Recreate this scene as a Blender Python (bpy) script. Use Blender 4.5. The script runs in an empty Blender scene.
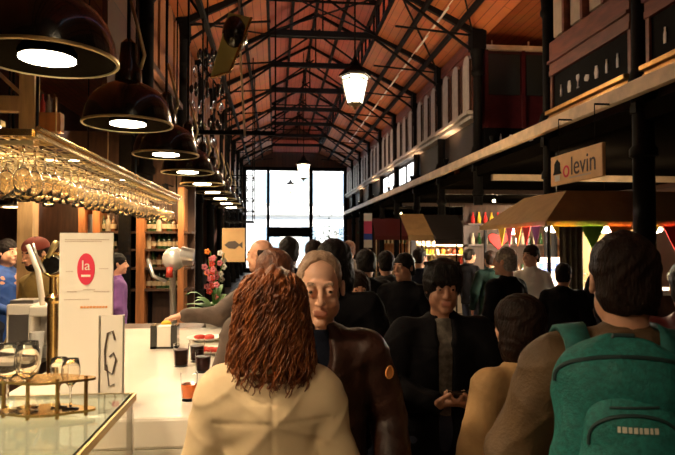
import bpy, math, random
import numpy as np
from mathutils import Vector, Matrix
rnd = random.Random(7)
C = bpy.context.scene.collection
S = bpy.context.scene
PI = math.pi
# ------------------------------------------------------------------ camera
FPX = 600.0
cam_d = bpy.data.cameras.new('camera')
cam = bpy.data.objects.new('camera', cam_d); C.objects.link(cam)
cam_d.sensor_width = 36; cam_d.lens = 36 * FPX / 675; cam_d.clip_start = 0.05; cam_d.clip_end = 300
cam.location = (0, 0, 1.65)
cam.rotation_euler = (PI / 2 + math.atan(15.5 / FPX), 0, -math.atan(62.5 / FPX))
S.camera = cam
cam_d.dof.use_dof = True; cam_d.dof.focus_distance = 3.2; cam_d.dof.aperture_fstop = 7.0
_R = cam.rotation_euler.to_matrix()
def P(px, py, Y):
    "world point seen at photo pixel (px, py) at distance Y down the hall"
    d = _R @ Vector(((px - 337.5) / FPX, -(py - 227.5) / FPX, -1))
    t = Y / d.y
    return Vector((d.x * t, Y, 1.65 + d.z * t))
# ------------------------------------------------------------------ world, exposure
S.view_settings.view_transform = 'Standard'; S.view_settings.look = 'None'
S.view_settings.gamma = 1; S.view_settings.use_curve_mapping = False
S.view_settings.exposure = 1.5
w = bpy.data.worlds.new('sky'); S.world = w; w.use_nodes = True
bg = w.node_tree.nodes['Background']
sky = w.node_tree.nodes.new('ShaderNodeTexSky'); sky.sky_type = 'HOSEK_WILKIE'; sky.turbidity = 4
sky.sun_direction = Vector((0.25, -0.55, 0.8)).normalized()
w.node_tree.links.new(sky.outputs[0], bg.inputs[0]); bg.inputs[1].default_value = 3.2
sun_d = bpy.data.lights.new('sun', 'SUN'); sun_d.energy = 7; sun_d.angle = math.radians(2); sun_d.color = (1, .97, .92)
sun = bpy.data.objects.new('sun', sun_d); C.objects.link(sun)
sun.rotation_euler = Vector((0.25, -0.55, 0.8)).to_track_quat('Z', 'Y').to_euler()
K_PEND = 30; K_LANT = 85; K_STALL = 42; K_UP = 34
def lamp(name, kind, loc, power, col, r=.05, rot=None, parent=None, spot=None, size=None, blend=.6):
    d = bpy.data.lights.new(name, kind); d.energy = power; d.color = col
    if kind in ('POINT', 'SPOT'): d.shadow_soft_size = r
    if spot: d.spot_size = spot; d.spot_blend = blend
    if size: d.shape = 'RECTANGLE'; d.size, d.size_y = size
    o = bpy.data.objects.new(name, d); C.objects.link(o); o.location = loc
    if rot: o.rotation_euler = rot
    if parent: o.parent = parent
    return o
WARM = (1, .62, .28); WARM2 = (1, .72, .42); SOFT = (1, .84, .62)
# ------------------------------------------------------------------ materials
M = {}
def mat(name, col, rough=.6, metal=0, noise=0, nscale=8, bump=0, bscale=60, emis=None, estr=0, trans=0, ior=1.45, col2=None, alpha=1, sheen=0, coat=0, stretch=None, spec=None):
    m = bpy.data.materials.new(name); m.use_nodes = True; nt = m.node_tree
    b = nt.nodes['Principled BSDF']; N = nt.nodes.new; L = nt.links.new
    b.inputs['Base Color'].default_value = (*col, 1); b.inputs['Roughness'].default_value = rough; b.inputs['Metallic'].default_value = metal
    if spec is not None: b.inputs['Specular IOR Level'].default_value = spec
    if trans: b.inputs['Transmission Weight'].default_value = trans; b.inputs['IOR'].default_value = ior
    if emis: b.inputs['Emission Color'].default_value = (*emis, 1); b.inputs['Emission Strength'].default_value = estr
    if alpha < 1: b.inputs['Alpha'].default_value = alpha
    if sheen: b.inputs['Sheen Weight'].default_value = sheen
    if coat: b.inputs['Coat Weight'].default_value = coat
    tc = None
    def coord(sc):
        nonlocal tc
        if tc is None: tc = N('ShaderNodeTexCoord')
        if stretch is None: return tc.outputs['Object']
        mp = N('ShaderNodeMapping'); mp.inputs['Scale'].default_value = stretch; L(tc.outputs['Object'], mp.inputs[0]); return mp.outputs[0]
    if noise or col2:
        n = N('ShaderNodeTexNoise'); n.inputs['Scale'].default_value = nscale; n.inputs['Detail'].default_value = 5
        L(coord(1), n.inputs['Vector'])
        r = N('ShaderNodeValToRGB'); L(n.outputs['Fac'], r.inputs[0])
        c2 = col2 or tuple(c * (1 - noise) for c in col)
        c1 = tuple(min(1, c * (1 + (0 if col2 else noise * .6))) for c in col)
        r.color_ramp.elements[0].position = .35; r.color_ramp.elements[1].position = .65
        r.color_ramp.elements[0].color = (*c2, 1); r.color_ramp.elements[1].color = (*c1, 1)
        L(r.outputs[0], b.inputs['Base Color'])
    if bump:
        n = N('ShaderNodeTexNoise'); n.inputs['Scale'].default_value = bscale; n.inputs['Detail'].default_value = 4
        L(coord(1), n.inputs['Vector'])
        bp = N('ShaderNodeBump'); bp.inputs['Strength'].default_value = bump; bp.inputs['Distance'].default_value = .01
        L(n.outputs['Fac'], bp.inputs['Height']); L(bp.outputs[0], b.inputs['Normal'])
    M[name] = m
    return m
def boards(name, c1, c2, axis_scale, rough=.7, mortar=(.03, .015, .01), row=.25, bw=3.0):
    "planked wood: brick texture stretched into boards"
    m = bpy.data.materials.new(name); m.use_nodes = True; nt = m.node_tree; b = nt.nodes['Principled BSDF']; N = nt.nodes.new; L = nt.links.new
    tc = N('ShaderNodeTexCoord'); mp = N('ShaderNodeMapping'); mp.inputs['Rotation'].default_value = axis_scale
    br = N('ShaderNodeTexBrick'); br.inputs['Scale'].default_value = 1; br.inputs['Mortar Size'].default_value = .008
    br.inputs['Brick Width'].default_value = bw; br.inputs['Row Height'].default_value = row
    br.inputs['Color1'].default_value = (*c1, 1); br.inputs['Color2'].default_value = (*c2, 1); br.inputs['Mortar'].default_value = (*mortar, 1)
    L(tc.outputs['Object'], mp.inputs[0]); L(mp.outputs[0], br.inputs['Vector'])
    n = N('ShaderNodeTexNoise'); n.inputs['Scale'].default_value = 3; L(tc.outputs['Object'], n.inputs['Vector'])
    mx = N('ShaderNodeMixRGB'); mx.blend_type = 'MULTIPLY'; mx.inputs[0].default_value = .5
    L(br.outputs['Color'], mx.inputs[1]); L(n.outputs['Color'], mx.inputs[2]); L(mx.outputs[0], b.inputs['Base Color'])
    b.inputs['Roughness'].default_value = rough; M[name] = m; return m
mat('iron', (.004, .0035, .0035), .7, 0, noise=.3, nscale=12, spec=.12)
mat('iron_matte', (.007, .005, .005), .8, spec=.15)
mat('black_gloss', (.008, .007, .006), .2, coat=.6)
mat('lamp_inside', (.012, .008, .004), .9, spec=0)
mat('flat_black', (.006, .005, .004), 1, spec=0)  # flat near-black without any gloss
mat('rack_glass', (1, .9, .7), .03, trans=.96, ior=1.3)
mat('clear_glass', (1, 1, 1), .02, trans=1, ior=1.08)
mat('brass', (.75, .5, .18), .25, 1, noise=.2, nscale=30)
mat('brass_dull', (.5, .38, .18), .4, .8)
mat('olive_reflector', (.42, .36, .1), .45, .2)
mat('beam_pale', (.75, .56, .36), .6, noise=.2, nscale=4)
mat('gold', (.55, .3, .08), .35, .7, noise=.2)
mat('redbrown', (.2, .05, .022), .5, noise=.3, nscale=3, stretch=(1, 1, 4))
mat('maroon', (.09, .012, .014), .45, noise=.2)
mat('darkwood', (.055, .024, .012), .55, noise=.35, nscale=5, stretch=(4, 4, .6))
mat('orangewood', (.34, .13, .04), .5, noise=.3, nscale=5, stretch=(5, 5, .6))
mat('tanwood', (.5, .33, .16), .6, noise=.2, nscale=5, stretch=(5, 5, .6))
mat('shutter', (.5, .44, .39), .6, noise=.15)
mat('shutter_warm', (.52, .4, .28), .5, noise=.1)
mat('frost_glow', (.75, .72, .68), .4, emis=(.9, .95, 1), estr=.9)  # pane material with its own glow, standing in for daylight
mat('dark_glass', (.035, .04, .038), .15)
mat('white_sil', (.75, .72, .68), .6)
mat('black_panel', (.005, .005, .006), .8, spec=.1)
mat('white_paint', (.8, .74, .64), .45)
mat('counter_white', (.85, .8, .7), .25, noise=.04, nscale=2, coat=.3)
mat('steel', (.6, .58, .55), .28, .9)
mat('chrome_white', (.8, .78, .74), .22, .5)
mat('paper', (.86, .8, .7), .7)
mat('paper_red', (.75, .03, .08), .6)
mat('ink', (.12, .09, .07), .6)
mat('ink_soft', (.6, .48, .4), .6)
mat('orange_ink', (.85, .35, .1), .6)
mat('glass', (1, .97, .92), .02, trans=.98, ior=1.25)
mat('pane', (.95, .97, .97), .02, trans=1, ior=1.02)
mat('glass_top', (.75, .85, .74), .04, trans=.85, ior=1.3)
mat('green_stuff', (.2, .3, .08), .6, col2=(.45, .42, .2), nscale=14)
mat('shelf_cloth', (.5, .44, .3), .7, noise=.2)
mat('cola', (.03, .005, .002), .3, spec=.2)
mat('orange_drink', (.75, .16, .02), .08, coat=1)
mat('red_stuff', (.55, .04, .02), .5)
mat('cap_red', (.22, .04, .025), .8)
mat('skin', (.62, .31, .19), .5, noise=.08, nscale=30)
mat('skin_pale', (.72, .4, .27), .5, noise=.08, nscale=30)
mat('skin_tan', (.42, .2, .12), .5, noise=.08, nscale=30)
mat('lips', (.5, .2, .14), .45)
mat('eye_white', (.38, .3, .24), .3)
mat('eye_dark', (.02, .012, .008), .15)
mat('hair_auburn', (.3, .085, .018), .42, col2=(.1, .024, .006), nscale=40, bump=.8, bscale=120, stretch=(1, 1, .3))
mat('hair_black', (.009, .006, .005), .55, spec=.2, bump=.8, bscale=150, stretch=(1, 1, .3))
mat('hair_brown', (.022, .008, .004), .6, spec=.2, col2=(.01, .004, .002), nscale=50, bump=.8, bscale=150, stretch=(1, 1, .3))
mat('hair_red', (.2, .06, .018), .5, col2=(.08, .02, .008), nscale=50, bump=.8, bscale=150, stretch=(1, 1, .3))
mat('hair_grey', (.42, .36, .3), .6, col2=(.2, .16, .13), nscale=60, bump=.8, bscale=150)
mat('hair_sandy', (.42, .27, .18), .6, col2=(.3, .18, .11), nscale=60, bump=.8, bscale=150)
mat('cream_coat', (.72, .55, .33), .75, noise=.06, nscale=9, bump=.06, bscale=60)
mat('leather_brown', (.035, .011, .006), .5, noise=.3, nscale=14, bump=.3, bscale=70)
mat('olive_jacket', (.085, .045, .014), .7, noise=.25, nscale=10, bump=.3, bscale=120)
mat('black_cloth', (.005, .0045, .006), .9, noise=.3, spec=.15, bump=.2, bscale=120)
mat('navy_cloth', (.006, .008, .018), .9, spec=.15, noise=.3, bump=.2, bscale=120)
mat('darkgreen_cloth', (.006, .018, .014), .9, spec=.15, noise=.3, bump=.2)
mat('grey_cloth', (.035, .032, .034), .8, noise=.3, nscale=9, bump=.3)
mat('taupe_cloth', (.09, .06, .045), .8, noise=.3, nscale=9, bump=.3)
mat('tan_cloth', (.4, .23, .09), .8, noise=.2, bump=.3)
mat('blue_cloth', (.015, .07, .3), .7, noise=.2)
mat('mustard_cloth', (.34, .23, .07), .8, noise=.2)
mat('purple_cloth', (.14, .05, .2), .8, noise=.2)
mat('white_cloth', (.75, .74, .7), .7)
mat('shirt_grey', (.12, .1, .08), .8, noise=.5, nscale=40)
mat('denim', (.02, .025, .05), .8, noise=.3)
mat('shoe', (.02, .015, .012), .5)
mat('teal', (.006, .13, .11), .7, noise=.28, nscale=90, bump=.35, bscale=220)
mat('teal_dark', (.006, .1, .088), .75, noise=.2, nscale=60)
mat('seam', (.008, .03, .03), .6)
mat('logo_pale', (.5, .5, .4), .6)
mat('red_bag', (.22, .006, .012), .5, noise=.2)
mat('canopy_tan', (.32, .2, .085), .85, noise=.12, nscale=6, bump=.2, bscale=90)
mat('canopy_black', (.012, .01, .01), .85)
mat('canopy_red', (.12, .012, .012), .8)
mat('curtain', (.07, .05, .025), .85, noise=.2)
for n_, c_ in dict(red=(.6, .012, .012), pink=(.7, .08, .2), purple=(.25, .04, .25), yellow=(.75, .5, .03), orange=(.75, .2, .02), green=(.16, .4, .03), blue=(.03, .08, .45)).items():
    mat('flag_' + n_, c_, .7)
mat('sign_wood', (.8, .5, .22), .6, noise=.08, nscale=6)
mat('bulb', (1, .9, .7), .3, emis=(1, .86, .62), estr=14)
mat('bulb_soft', (1, .9, .7), .3, emis=(1, .8, .5), estr=6)
mat('lantern_glass', (1, .9, .7), .3, emis=(1, .86, .6), estr=1.6)
mat('leaf', (.07, .22, .03), .5, noise=.3)
mat('leaf_dark', (.04, .09, .03), .6, noise=.4)
mat('petal', (.75, .2, .25), .5, noise=.3)
mat('pot', (.4, .36, .3), .5)
mat('bottle_green', (.015, .05, .015), .1, coat=1)
mat('bottle_brown', (.08, .025, .006), .1, coat=1)
mat('bottle_clear', (.45, .4, .3), .1, coat=1)
mat('label_cream', (.42, .34, .22), .7)
mat('plaster', (.78, .77, .74), .8, noise=.06, nscale=1.5)
mat('pane_blue', (.25, .33, .4), .2)
mat('lavender', (.5, .42, .55), .8)
boards('roof_orange', (.58, .17, .05), (.5, .14, .04), (0, 0, PI / 2), row=.16, mortar=(.2, .05, .015))
boards('roof_pink', (.62, .17, .11), (.54, .14, .09), (0, 0, PI / 2), row=.16, mortar=(.25, .07, .05))
boards('wall_boards', (.13, .045, .02), (.09, .03, .014), (PI / 2, 0, PI / 2), row=.2)
boards('wall_orange', (.42, .13, .035), (.34, .1, .028), (PI / 2, 0, 0), row=.3)
boards('floor_tiles', (.12, .095, .075), (.1, .08, .065), (0, 0, 0), rough=.35, row=.4, bw=.4)
boards('street', (.3, .29, .27), (.26, .25, .24), (0, 0, 0), row=.3, bw=.5)
# ------------------------------------------------------------------ mesh helpers
class MB:
    def __init__(s): s.v = []; s.f = []
    def add(s, v, f):
        o = len(s.v); s.v += [tuple(p) for p in v]; s.f += [tuple(i + o for i in q) for q in f]; return s
    def box(s, lo, hi, M_=None):
        x0, y0, z0 = lo; x1, y1, z1 = hi
        v = [(x0, y0, z0), (x1, y0, z0), (x1, y1, z0), (x0, y1, z0), (x0, y0, z1), (x1, y0, z1), (x1, y1, z1), (x0, y1, z1)]
        if M_: v = [M_ @ Vector(p) for p in v]
        return s.add(v, [(0, 3, 2, 1), (4, 5, 6, 7), (0, 1, 5, 4), (1, 2, 6, 5), (2, 3, 7, 6), (3, 0, 4, 7)])
    def bar(s, a, b, wx, wz=None, up=(0, 0, 1)):
        a = Vector(a); b = Vector(b); wz = wz or wx; d = (b - a).normalized(); u = Vector(up)
        if abs(d.dot(u)) > .98: u = Vector((1, 0, 0))
        r = d.cross(u).normalized(); u = r.cross(d)
        v = [p + r * sx * wx / 2 + u * sz * wz / 2 for p in (a, b) for sx, sz in ((-1, -1), (1, -1), (1, 1), (-1, 1))]
        return s.add(v, [(3, 2, 1, 0), (4, 5, 6, 7), (0, 1, 5, 4), (1, 2, 6, 5), (2, 3, 7, 6), (3, 0, 4, 7)])
    def tube(s, pts, r, n=8, caps=True):
        pts = [Vector(p) for p in pts]; rs = r if isinstance(r, (list, tuple)) else [r] * len(pts)
        v = []; prev = None
        for i, p in enumerate(pts):
            d = (pts[min(i + 1, len(pts) - 1)] - pts[max(i - 1, 0)]).normalized()
            if prev is None:
                u = Vector((0, 0, 1)) if abs(d.z) < .9 else Vector((1, 0, 0)); prev = d.cross(u).normalized()
            else: prev = (prev - d * prev.dot(d)).normalized()
            q = d.cross(prev)
            for k in range(n):
                a = 2 * PI * k / n; v.append(p + (prev * math.cos(a) + q * math.sin(a)) * rs[i])
        f = [(i * n + k, i * n + (k + 1) % n, (i + 1) * n + (k + 1) % n, (i + 1) * n + k) for i in range(len(pts) - 1) for k in range(n)]
        if caps: f += [tuple(range(n - 1, -1, -1)), tuple((len(pts) - 1) * n + k for k in range(n))]
        return s.add(v, f)
    def lathe(s, prof, n=24, c=(0, 0, 0), M_=None, closed=False, opened=False):
        v = [(c[0] + r * math.cos(2 * PI * k / n), c[1] + r * math.sin(2 * PI * k / n), c[2] + z) for r, z in prof for k in range(n)]
        if M_: v = [M_ @ Vector(p) for p in v]
        m = len(prof); f = [(i * n + k, i * n + (k + 1) % n, (i + 1) * n + (k + 1) % n, (i + 1) * n + k) for i in range(m - 1) for k in range(n)]
        if opened: pass
        elif closed: f += [((m - 1) * n + k, (m - 1) * n + (k + 1) % n, (k + 1) % n, k) for k in range(n)]
        else:
            if prof[0][0] > 1e-4: f.append(tuple(range(n - 1, -1, -1)))
            if prof[-1][0] > 1e-4: f.append(tuple((m - 1) * n + k for k in range(n)))
        return s.add(v, f)
    def prism(s, poly, t, M_=None):
        "poly in xz plane, thickness t along y"
        n = len(poly); v = [(x, -t / 2, z) for x, z in poly] + [(x, t / 2, z) for x, z in poly]
        if M_: v = [M_ @ Vector(p) for p in v]
        return s.add(v, [tuple(range(n)), tuple(range(2 * n - 1, n - 1, -1))] + [(i, i + n, (i + 1) % n + n, (i + 1) % n) for i in range(n)])
    def ball(s, c, r, n=12, m=8):
        rr = r if isinstance(r, (list, tuple)) else (r, r, r); c = Vector(c)
        v = [c + Vector((rr[0] * math.sin(PI * j / m) * math.cos(2 * PI * k / n), rr[1] * math.sin(PI * j / m) * math.sin(2 * PI * k / n), -rr[2] * math.cos(PI * j / m))) for j in range(1, m) for k in range(n)]
        f = [(j * n + k, j * n + (k + 1) % n, (j + 1) * n + (k + 1) % n, (j + 1) * n + k) for j in range(m - 2) for k in range(n)]
        b = len(v); v += [c - Vector((0, 0, rr[2])), c + Vector((0, 0, rr[2]))]
        f += [((k + 1) % n, k, b) for k in range(n)] + [((m - 2) * n + k, (m - 2) * n + (k + 1) % n, b + 1) for k in range(n)]
        return s.add(v, f)
    def build(s, name, mt, parent=None, loc=None, smooth=False, bevel=0):
        me = bpy.data.meshes.new(name); me.from_pydata(s.v, [], s.f); me.update()
        me.materials.append(M[mt] if isinstance(mt, str) else mt)
        if smooth: me.polygons.foreach_set('use_smooth', [True] * len(me.polygons))
        o = bpy.data.objects.new(name, me); C.objects.link(o)
        if parent: o.parent = parent
        if loc is not None: o.location = loc
        if bevel:
            b = o.modifiers.new('b', 'BEVEL'); b.width = bevel; b.segments = 2; b.limit_method = 'ANGLE'
        if smooth == 2:
            e = o.modifiers.new('e', 'EDGE_SPLIT'); e.split_angle = math.radians(40)
        return o
def thing(name, label, cat, loc=(0, 0, 0), rz=0, group=None):
    o = bpy.data.objects.new(name, None); C.objects.link(o); o.location = loc; o.rotation_euler = (0, 0, rz); o.empty_display_size = .1
    return tag(o, label, cat, group)
def tag(o, label, cat, group=None, kind=None):
    o['label'] = label; o['category'] = cat
    if group: o['group'] = group
    if kind: o['kind'] = kind
    return o
def struct(o):
    o['kind'] = 'structure'; return o
def copy_tree(o, parent=None):
    c = o.copy(); C.objects.link(c); c.parent = parent
    for ch in list(o.children):
        if parent is None or True: copy_tree(ch, c)
    return c
def text(name, body, size, mt, M_, parent=None, ext=.002):
    cu = bpy.data.curves.new(name, 'FONT'); cu.body = body; cu.size = size; cu.extrude = ext; cu.align_x = 'CENTER'; cu.align_y = 'CENTER'
    t = bpy.data.objects.new(name, cu); C.objects.link(t)
    bpy.context.view_layer.update()
    me = bpy.data.meshes.new_from_object(t.evaluated_get(bpy.context.evaluated_depsgraph_get()))
    bpy.data.objects.remove(t); me.transform(M_); me.materials.clear(); me.materials.append(M[mt]); me.name = name
    o = bpy.data.objects.new(name, me); C.objects.link(o)
    if parent: o.parent = parent
    return o
ORD = ['first', 'second', 'third', 'fourth', 'fifth', 'sixth', 'seventh', 'eighth', 'ninth', 'tenth', 'eleventh', 'twelfth', 'thirteenth', 'fourteenth', 'fifteenth', 'sixteenth', 'seventeenth', 'eighteenth', 'nineteenth', 'twentieth']
ORD += ['twenty-' + o for o in ORD[:9]] + ['thirtieth'] + ['thirty-' + o for o in ORD[:9]]
# ================================================================== STRUCTURE
XL, XR, ZE, ZB, ZW, ZR, CX, LH = -1.8, 4.1, 6.0, 6.75, 7.55, 8.3, 1.15, 1.35
Y0, Y1, XO0, XO1 = -2.5, 34.0, -6.5, 9.5
struct(MB().box((XO0, Y0, -.1), (XO1, Y1, 0)).build('floor', 'floor_tiles'))
struct(MB().box((-14, Y1 + .15, -.1), (20, 60, 0)).build('floor_street', 'street'))
# roof: side slopes, lantern glazing, lantern roof
def slab(name, mt, a, b, t=.08):
    (xa, za), (xb, zb) = a, b
    return struct(MB().add([(xa, Y0, za), (xb, Y0, zb), (xb, Y1, zb), (xa, Y1, za), (xa, Y0, za + t), (xb, Y0, zb + t), (xb, Y1, zb + t), (xa, Y1, za + t)],
        [(0, 3, 2, 1), (4, 5, 6, 7), (0, 1, 5, 4), (1, 2, 6, 5), (2, 3, 7, 6), (3, 0, 4, 7)]).build(name, mt))
slab('ceiling_slope_right', 'roof_orange', (CX + LH, ZB), (XR + .2, ZE - .08))
slab('ceiling_slope_left', 'roof_orange', (XL - .2, ZE - .08), (CX - LH, ZB))
slab('ceiling_crown_right', 'roof_pink', (CX, ZR), (CX + LH + .3, ZW - .1))
slab('ceiling_crown_left', 'roof_pink', (CX - LH - .3, ZW - .1), (CX, ZR))
slab('ceiling_aisle_right', 'roof_orange', (XR + .2, 6.25), (XO1, 5.9))
slab('ceiling_aisle_left', 'roof_orange', (XO0, 5.9), (XL - .2, 6.25))
struct(MB().box((XO0 - .1, Y0, 0), (XO0, Y1, 6.3)).build('wall_left', 'wall_boards'))
struct(MB().box((XO1, Y0, 0), (XO1 + .1, Y1, 6.3)).build('wall_right', 'wall_boards'))
struct(MB().box((XO0, Y0 - .1, 0), (XO1, Y0, 8.4)).build('wall_near', 'wall_boards'))
struct(MB().box((XO0, Y1, 0), (XL, Y1 + .15, 6.3)).box((XR, Y1, 0), (XO1, Y1 + .15, 6.3)).build('wall_far', 'wall_boards'))
gb = MB(); T_ = Matrix.Translation((0, Y1 + .05, 0))
gb.prism([(XL - .3, ZE - .1), (XR + .3, ZE - .1), (CX + LH, ZB + .05), (CX - LH, ZB + .05)], .1, T_)
gb.prism([(CX - LH - .3, ZW - .05), (CX + LH + .3, ZW - .05), (CX, ZR + .05)], .1, T_)
struct(gb.build('wall_gable', 'wall_boards'))
struct(MB().box((CX - LH, Y1, ZB), (CX + LH, Y1 + .1, ZW)).build('wall_gable_middle', 'roof_pink'))
# lantern side windows
for nm, x in (('window_1', CX + LH), ('window_2', CX - LH)):
    o = struct(MB().box((x - .01, Y0, ZB + .1), (x + .01, Y1, ZW - .05)).build(nm, 'pane'))
    fr = MB().box((x - .05, Y0, ZB), (x + .05, Y1, ZB + .12)).box((x - .05, Y0, ZW - .12), (x + .05, Y1, ZW))
    y = Y0
    while y < Y1: fr.box((x - .03, y - .03, ZB), (x + .03, y + .03, ZW)); y += .7
    fr.build('window_frame', 'iron', o)
# end wall glazing
ew = struct(MB().box((XL, Y1 + .06, 0), (XR, Y1 + .08, ZE - .1)).build('window_3', 'pane'))
fr = MB()
xa, xb = P(268, 243, Y1).x, P(311, 243, Y1).x
for x, t in ((XL + .1, .2), (xa, .16), (xb, .2), (XR - .1, .2)): fr.box((x - t / 2, Y1 - .02, 0), (x + t / 2, Y1 + .16, ZE - .1))
fr.box((XL, Y1 - .02, ZE - .25), (XR, Y1 + .16, ZE - .05)); fr.box((xa, Y1 - .02, 2.0), (xb, Y1 + .16, 2.55)); fr.box((XL, Y1, 0), (XR, Y1 + .16, .25))
fr.build('window_frame', 'iron', ew)
# trusses
COLY = [3.5, 6.3, 8.6, 11.8, 14.5, 17.1, 20, 22.8, 25.6, 28.4, 31.2]
for i, y in enumerate(COLY):
    t = MB(); xl, xr = CX - LH, CX + LH
    t.bar((xl - .05, y, ZB), (xr + .05, y, ZB), .1, .14)
    t.bar((XL, y, ZE - .08), (xl, y, ZB - .02), .09, .12); t.bar((XR, y, ZE - .08), (xr, y, ZB - .02), .09, .12)
    t.bar((XL, y, ZE - .5), (xl + .1, y, ZB - .05), .05); t.bar((XR, y, ZE - .5), (xr - .1, y, ZB - .05), .05)
    t.bar((XL, y, ZE - .12), (xl + .1, y, ZE + .02), .035); t.bar((XR, y, ZE - .12), (xr - .1, y, ZE + .02), .035)
    for sx in (-1, 1):
        t.bar((CX + sx * LH, y, ZB), (CX + sx * LH, y, ZW), .08); t.bar((CX + sx * LH, y, ZW), (CX, y, ZR - .03), .07, .09)
        t.bar((CX + sx * LH, y, ZB), (CX - sx * LH * .1, y, ZW + .25), .045)
    t.bar((CX, y, ZB), (CX, y, ZR), .04); t.bar((xl, y, ZW), (xr, y, ZW), .05)
    if i < 4:      # rods running diagonally to the next truss
        y2 = COLY[i + 1]
        t.bar((xl, y, ZB), (xr, y2, ZB), .03); t.bar((xr, y, ZB), (xl, y2, ZB), .03)
        t.bar((xr, y, ZB - .05), (XR - .1, y2, ZE - .05), .03)
        t.bar((XL + .1, y, ZE - .05), (xl, y2, ZB - .05), .03)
    tag(t.build('roof_truss', 'iron_matte'), f'black iron roof truss spanning the hall, {ORD[i]} from the camera', 'roof truss', 'iron trusses under the roof')
for i, (x, z) in enumerate([(XR - .4, ZE + .02), (XR - 1.1, ZE + .36), (XL + .4, ZE + .02), (XL + 1.1, ZE + .36), (CX, ZR - .1), (CX + .7, ZW + .26), (CX - .7, ZW + .26)]):
    struct(MB().box((x - .04, Y0, z), (x + .04, Y1, z + .1)).build(f'trim_{i+1}', 'iron_matte'))
o = MB()
y = 6.5
while y < 26: o.tube([(3.35, y, 6.24), (3.35, y + 1.1, 6.24)], .022, 8); y += 1.6
o.tube([(3.35, 6, 6.27), (3.35, 27, 6.27)], .01, 6)
tag(o.build('ceiling_conduit', 'white_paint'), 'thin pale conduit run under the orange boards of the right roof slope', 'conduit')
# columns
def iron_column(x, y, lab, h=6.0, k=1.0):
    t = thing('iron_column', lab, 'column', (x, y, 0), 0, 'cast iron columns')
    MB().lathe([(.0, 0), (.17 * k, 0), (.17 * k, .35), (.14 * k, .42), (.15 * k, .5), (.11 * k, .56)], 12).build('base', 'iron', t, smooth=2)
    MB().lathe([(.105 * k, .5), (.1 * k, 2.6), (.13 * k, 2.62), (.13 * k, 2.7), (.1 * k, 2.74), (.095 * k, h - .9)], 12).build('shaft', 'iron', t, smooth=2)
    c = MB().lathe([(.095 * k, h - .95), (.13 * k, h - .9), (.13 * k, h - .84), (.11 * k, h - .8), (.13 * k, h - .55), (.15 * k, h - .5), (.15 * k, h - .42)], 12)
    c.box((-.15 * k, -.15 * k, h - .42), (.15 * k, .15 * k, h - .02))
    c.build('capital', 'iron', t, smooth=2)
    MB().box((-.12, -.06, 3.1), (.12, .06, 3.22)).lathe([(.1, 3.2), (.16, 3.3), (.17, 3.42), (.12, 3.6), (.1, 3.62)], 12).build('bracket', 'iron', t, smooth=2)
    return t
for i, y in enumerate(COLY): iron_column(XR, y, f'black cast iron column on the right of the aisle, {ORD[i]} from the camera', k=1.15 if i < 2 else .95)
for i, y in enumerate(COLY[2:]): iron_column(XL, y, f'black cast iron column on the left side behind the bar lamps, {ORD[i]} from the camera')
# right facade
def trim(n, lo, hi, mt): return struct(MB().box(lo, hi).build(f'trim_{n}', mt, bevel=.01))
trim(10, (XR - .22, 2.5, 3.26), (XR - .12, 33.9, 3.43), 'beam_pale')
trim(11, (XR - .05, 2.5, 3.0), (XR + .1, 33.9, 3.2), 'flat_black')
trim(12, (XR + .2, 11.5, 2.9), (XO1, 11.62, 3.02), 'beam_pale')
trim(13, (XR + .2, 14.9, 2.9), (XO1, 15.02, 3.02), 'darkwood')
trim(14, (XR + .2, 20, 2.9), (XO1, 20.1, 3.02), 'darkwood')
struct(MB().box((XR + .12, 2.5, 3.1), (XO1, 33.9, 3.2)).build('ceiling_aisle_low', 'flat_black'))
trim(15, (XR - .1, 12.0, 4.22), (XR + .1, 33.9, 4.3), 'shutter')
trim(16, (XR - .16, 12.0, 4.32), (XR + .1, 33.9, 4.4), 'shutter')
trim(17, (XR - .04, 12.0, 5.7), (XR + .1, 33.9, 5.95), 'redbrown')
struct(MB().box((XR + .1, 12.4, 3.45), (XR + .16, 33.9, 6.3)).build('wall_frieze_far', 'wall_boards'))
def arch_poly(w, z0, z1, n=8):
    r = w / 2
    return [(-r, z0), (r, z0)] + [(r * math.cos(a), z1 - r + r * math.sin(a)) for a in [PI * k / n for k in range(n + 1)]]
RXP = Matrix.Rotation(PI / 2, 4, 'Z')
for i in range(3, len(COLY)):
    ya = COLY[i]; yb = COLY[i + 1] if i + 1 < len(COLY) else Y1
    t = thing('arched_shutters', f'three arched pale shutters high on the right wall, {ORD[i-3]} bay past the red cabin', 'shutters', (XR, (ya + yb) / 2, 4.4), 0, 'arched shutters on the right wall')
    n = 3; wb = (yb - ya - .36) / n
    bk = MB().box((.0, -(yb - ya) / 2 + .16, 0), (.06, (yb - ya) / 2 - .16, 1.32)); bk.build('backing', 'redbrown', t)
    for k in range(n):
        yc = -(yb - ya) / 2 + .18 + wb * (k + .5)
        MB().prism(arch_poly(wb * .62, .06, 1.24), .05, Matrix.Translation((-.03, yc, 0)) @ RXP).build('shutter', 'shutter', t)
        MB().box((-.07, yc - wb * .36, .0), (-.03, yc - wb * .31, 1.1)).box((-.07, yc + wb * .31, .0), (-.03, yc + wb * .36, 1.1)).build('moulding', 'darkwood', t)
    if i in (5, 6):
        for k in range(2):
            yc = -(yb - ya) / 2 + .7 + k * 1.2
            MB().box((-.03, yc - .4, -.85), (-.0, yc + .4, -.35)).build('glow_pane', 'frost_glow', t)  # panes emit light themselves, no daylight is built behind them
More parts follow.
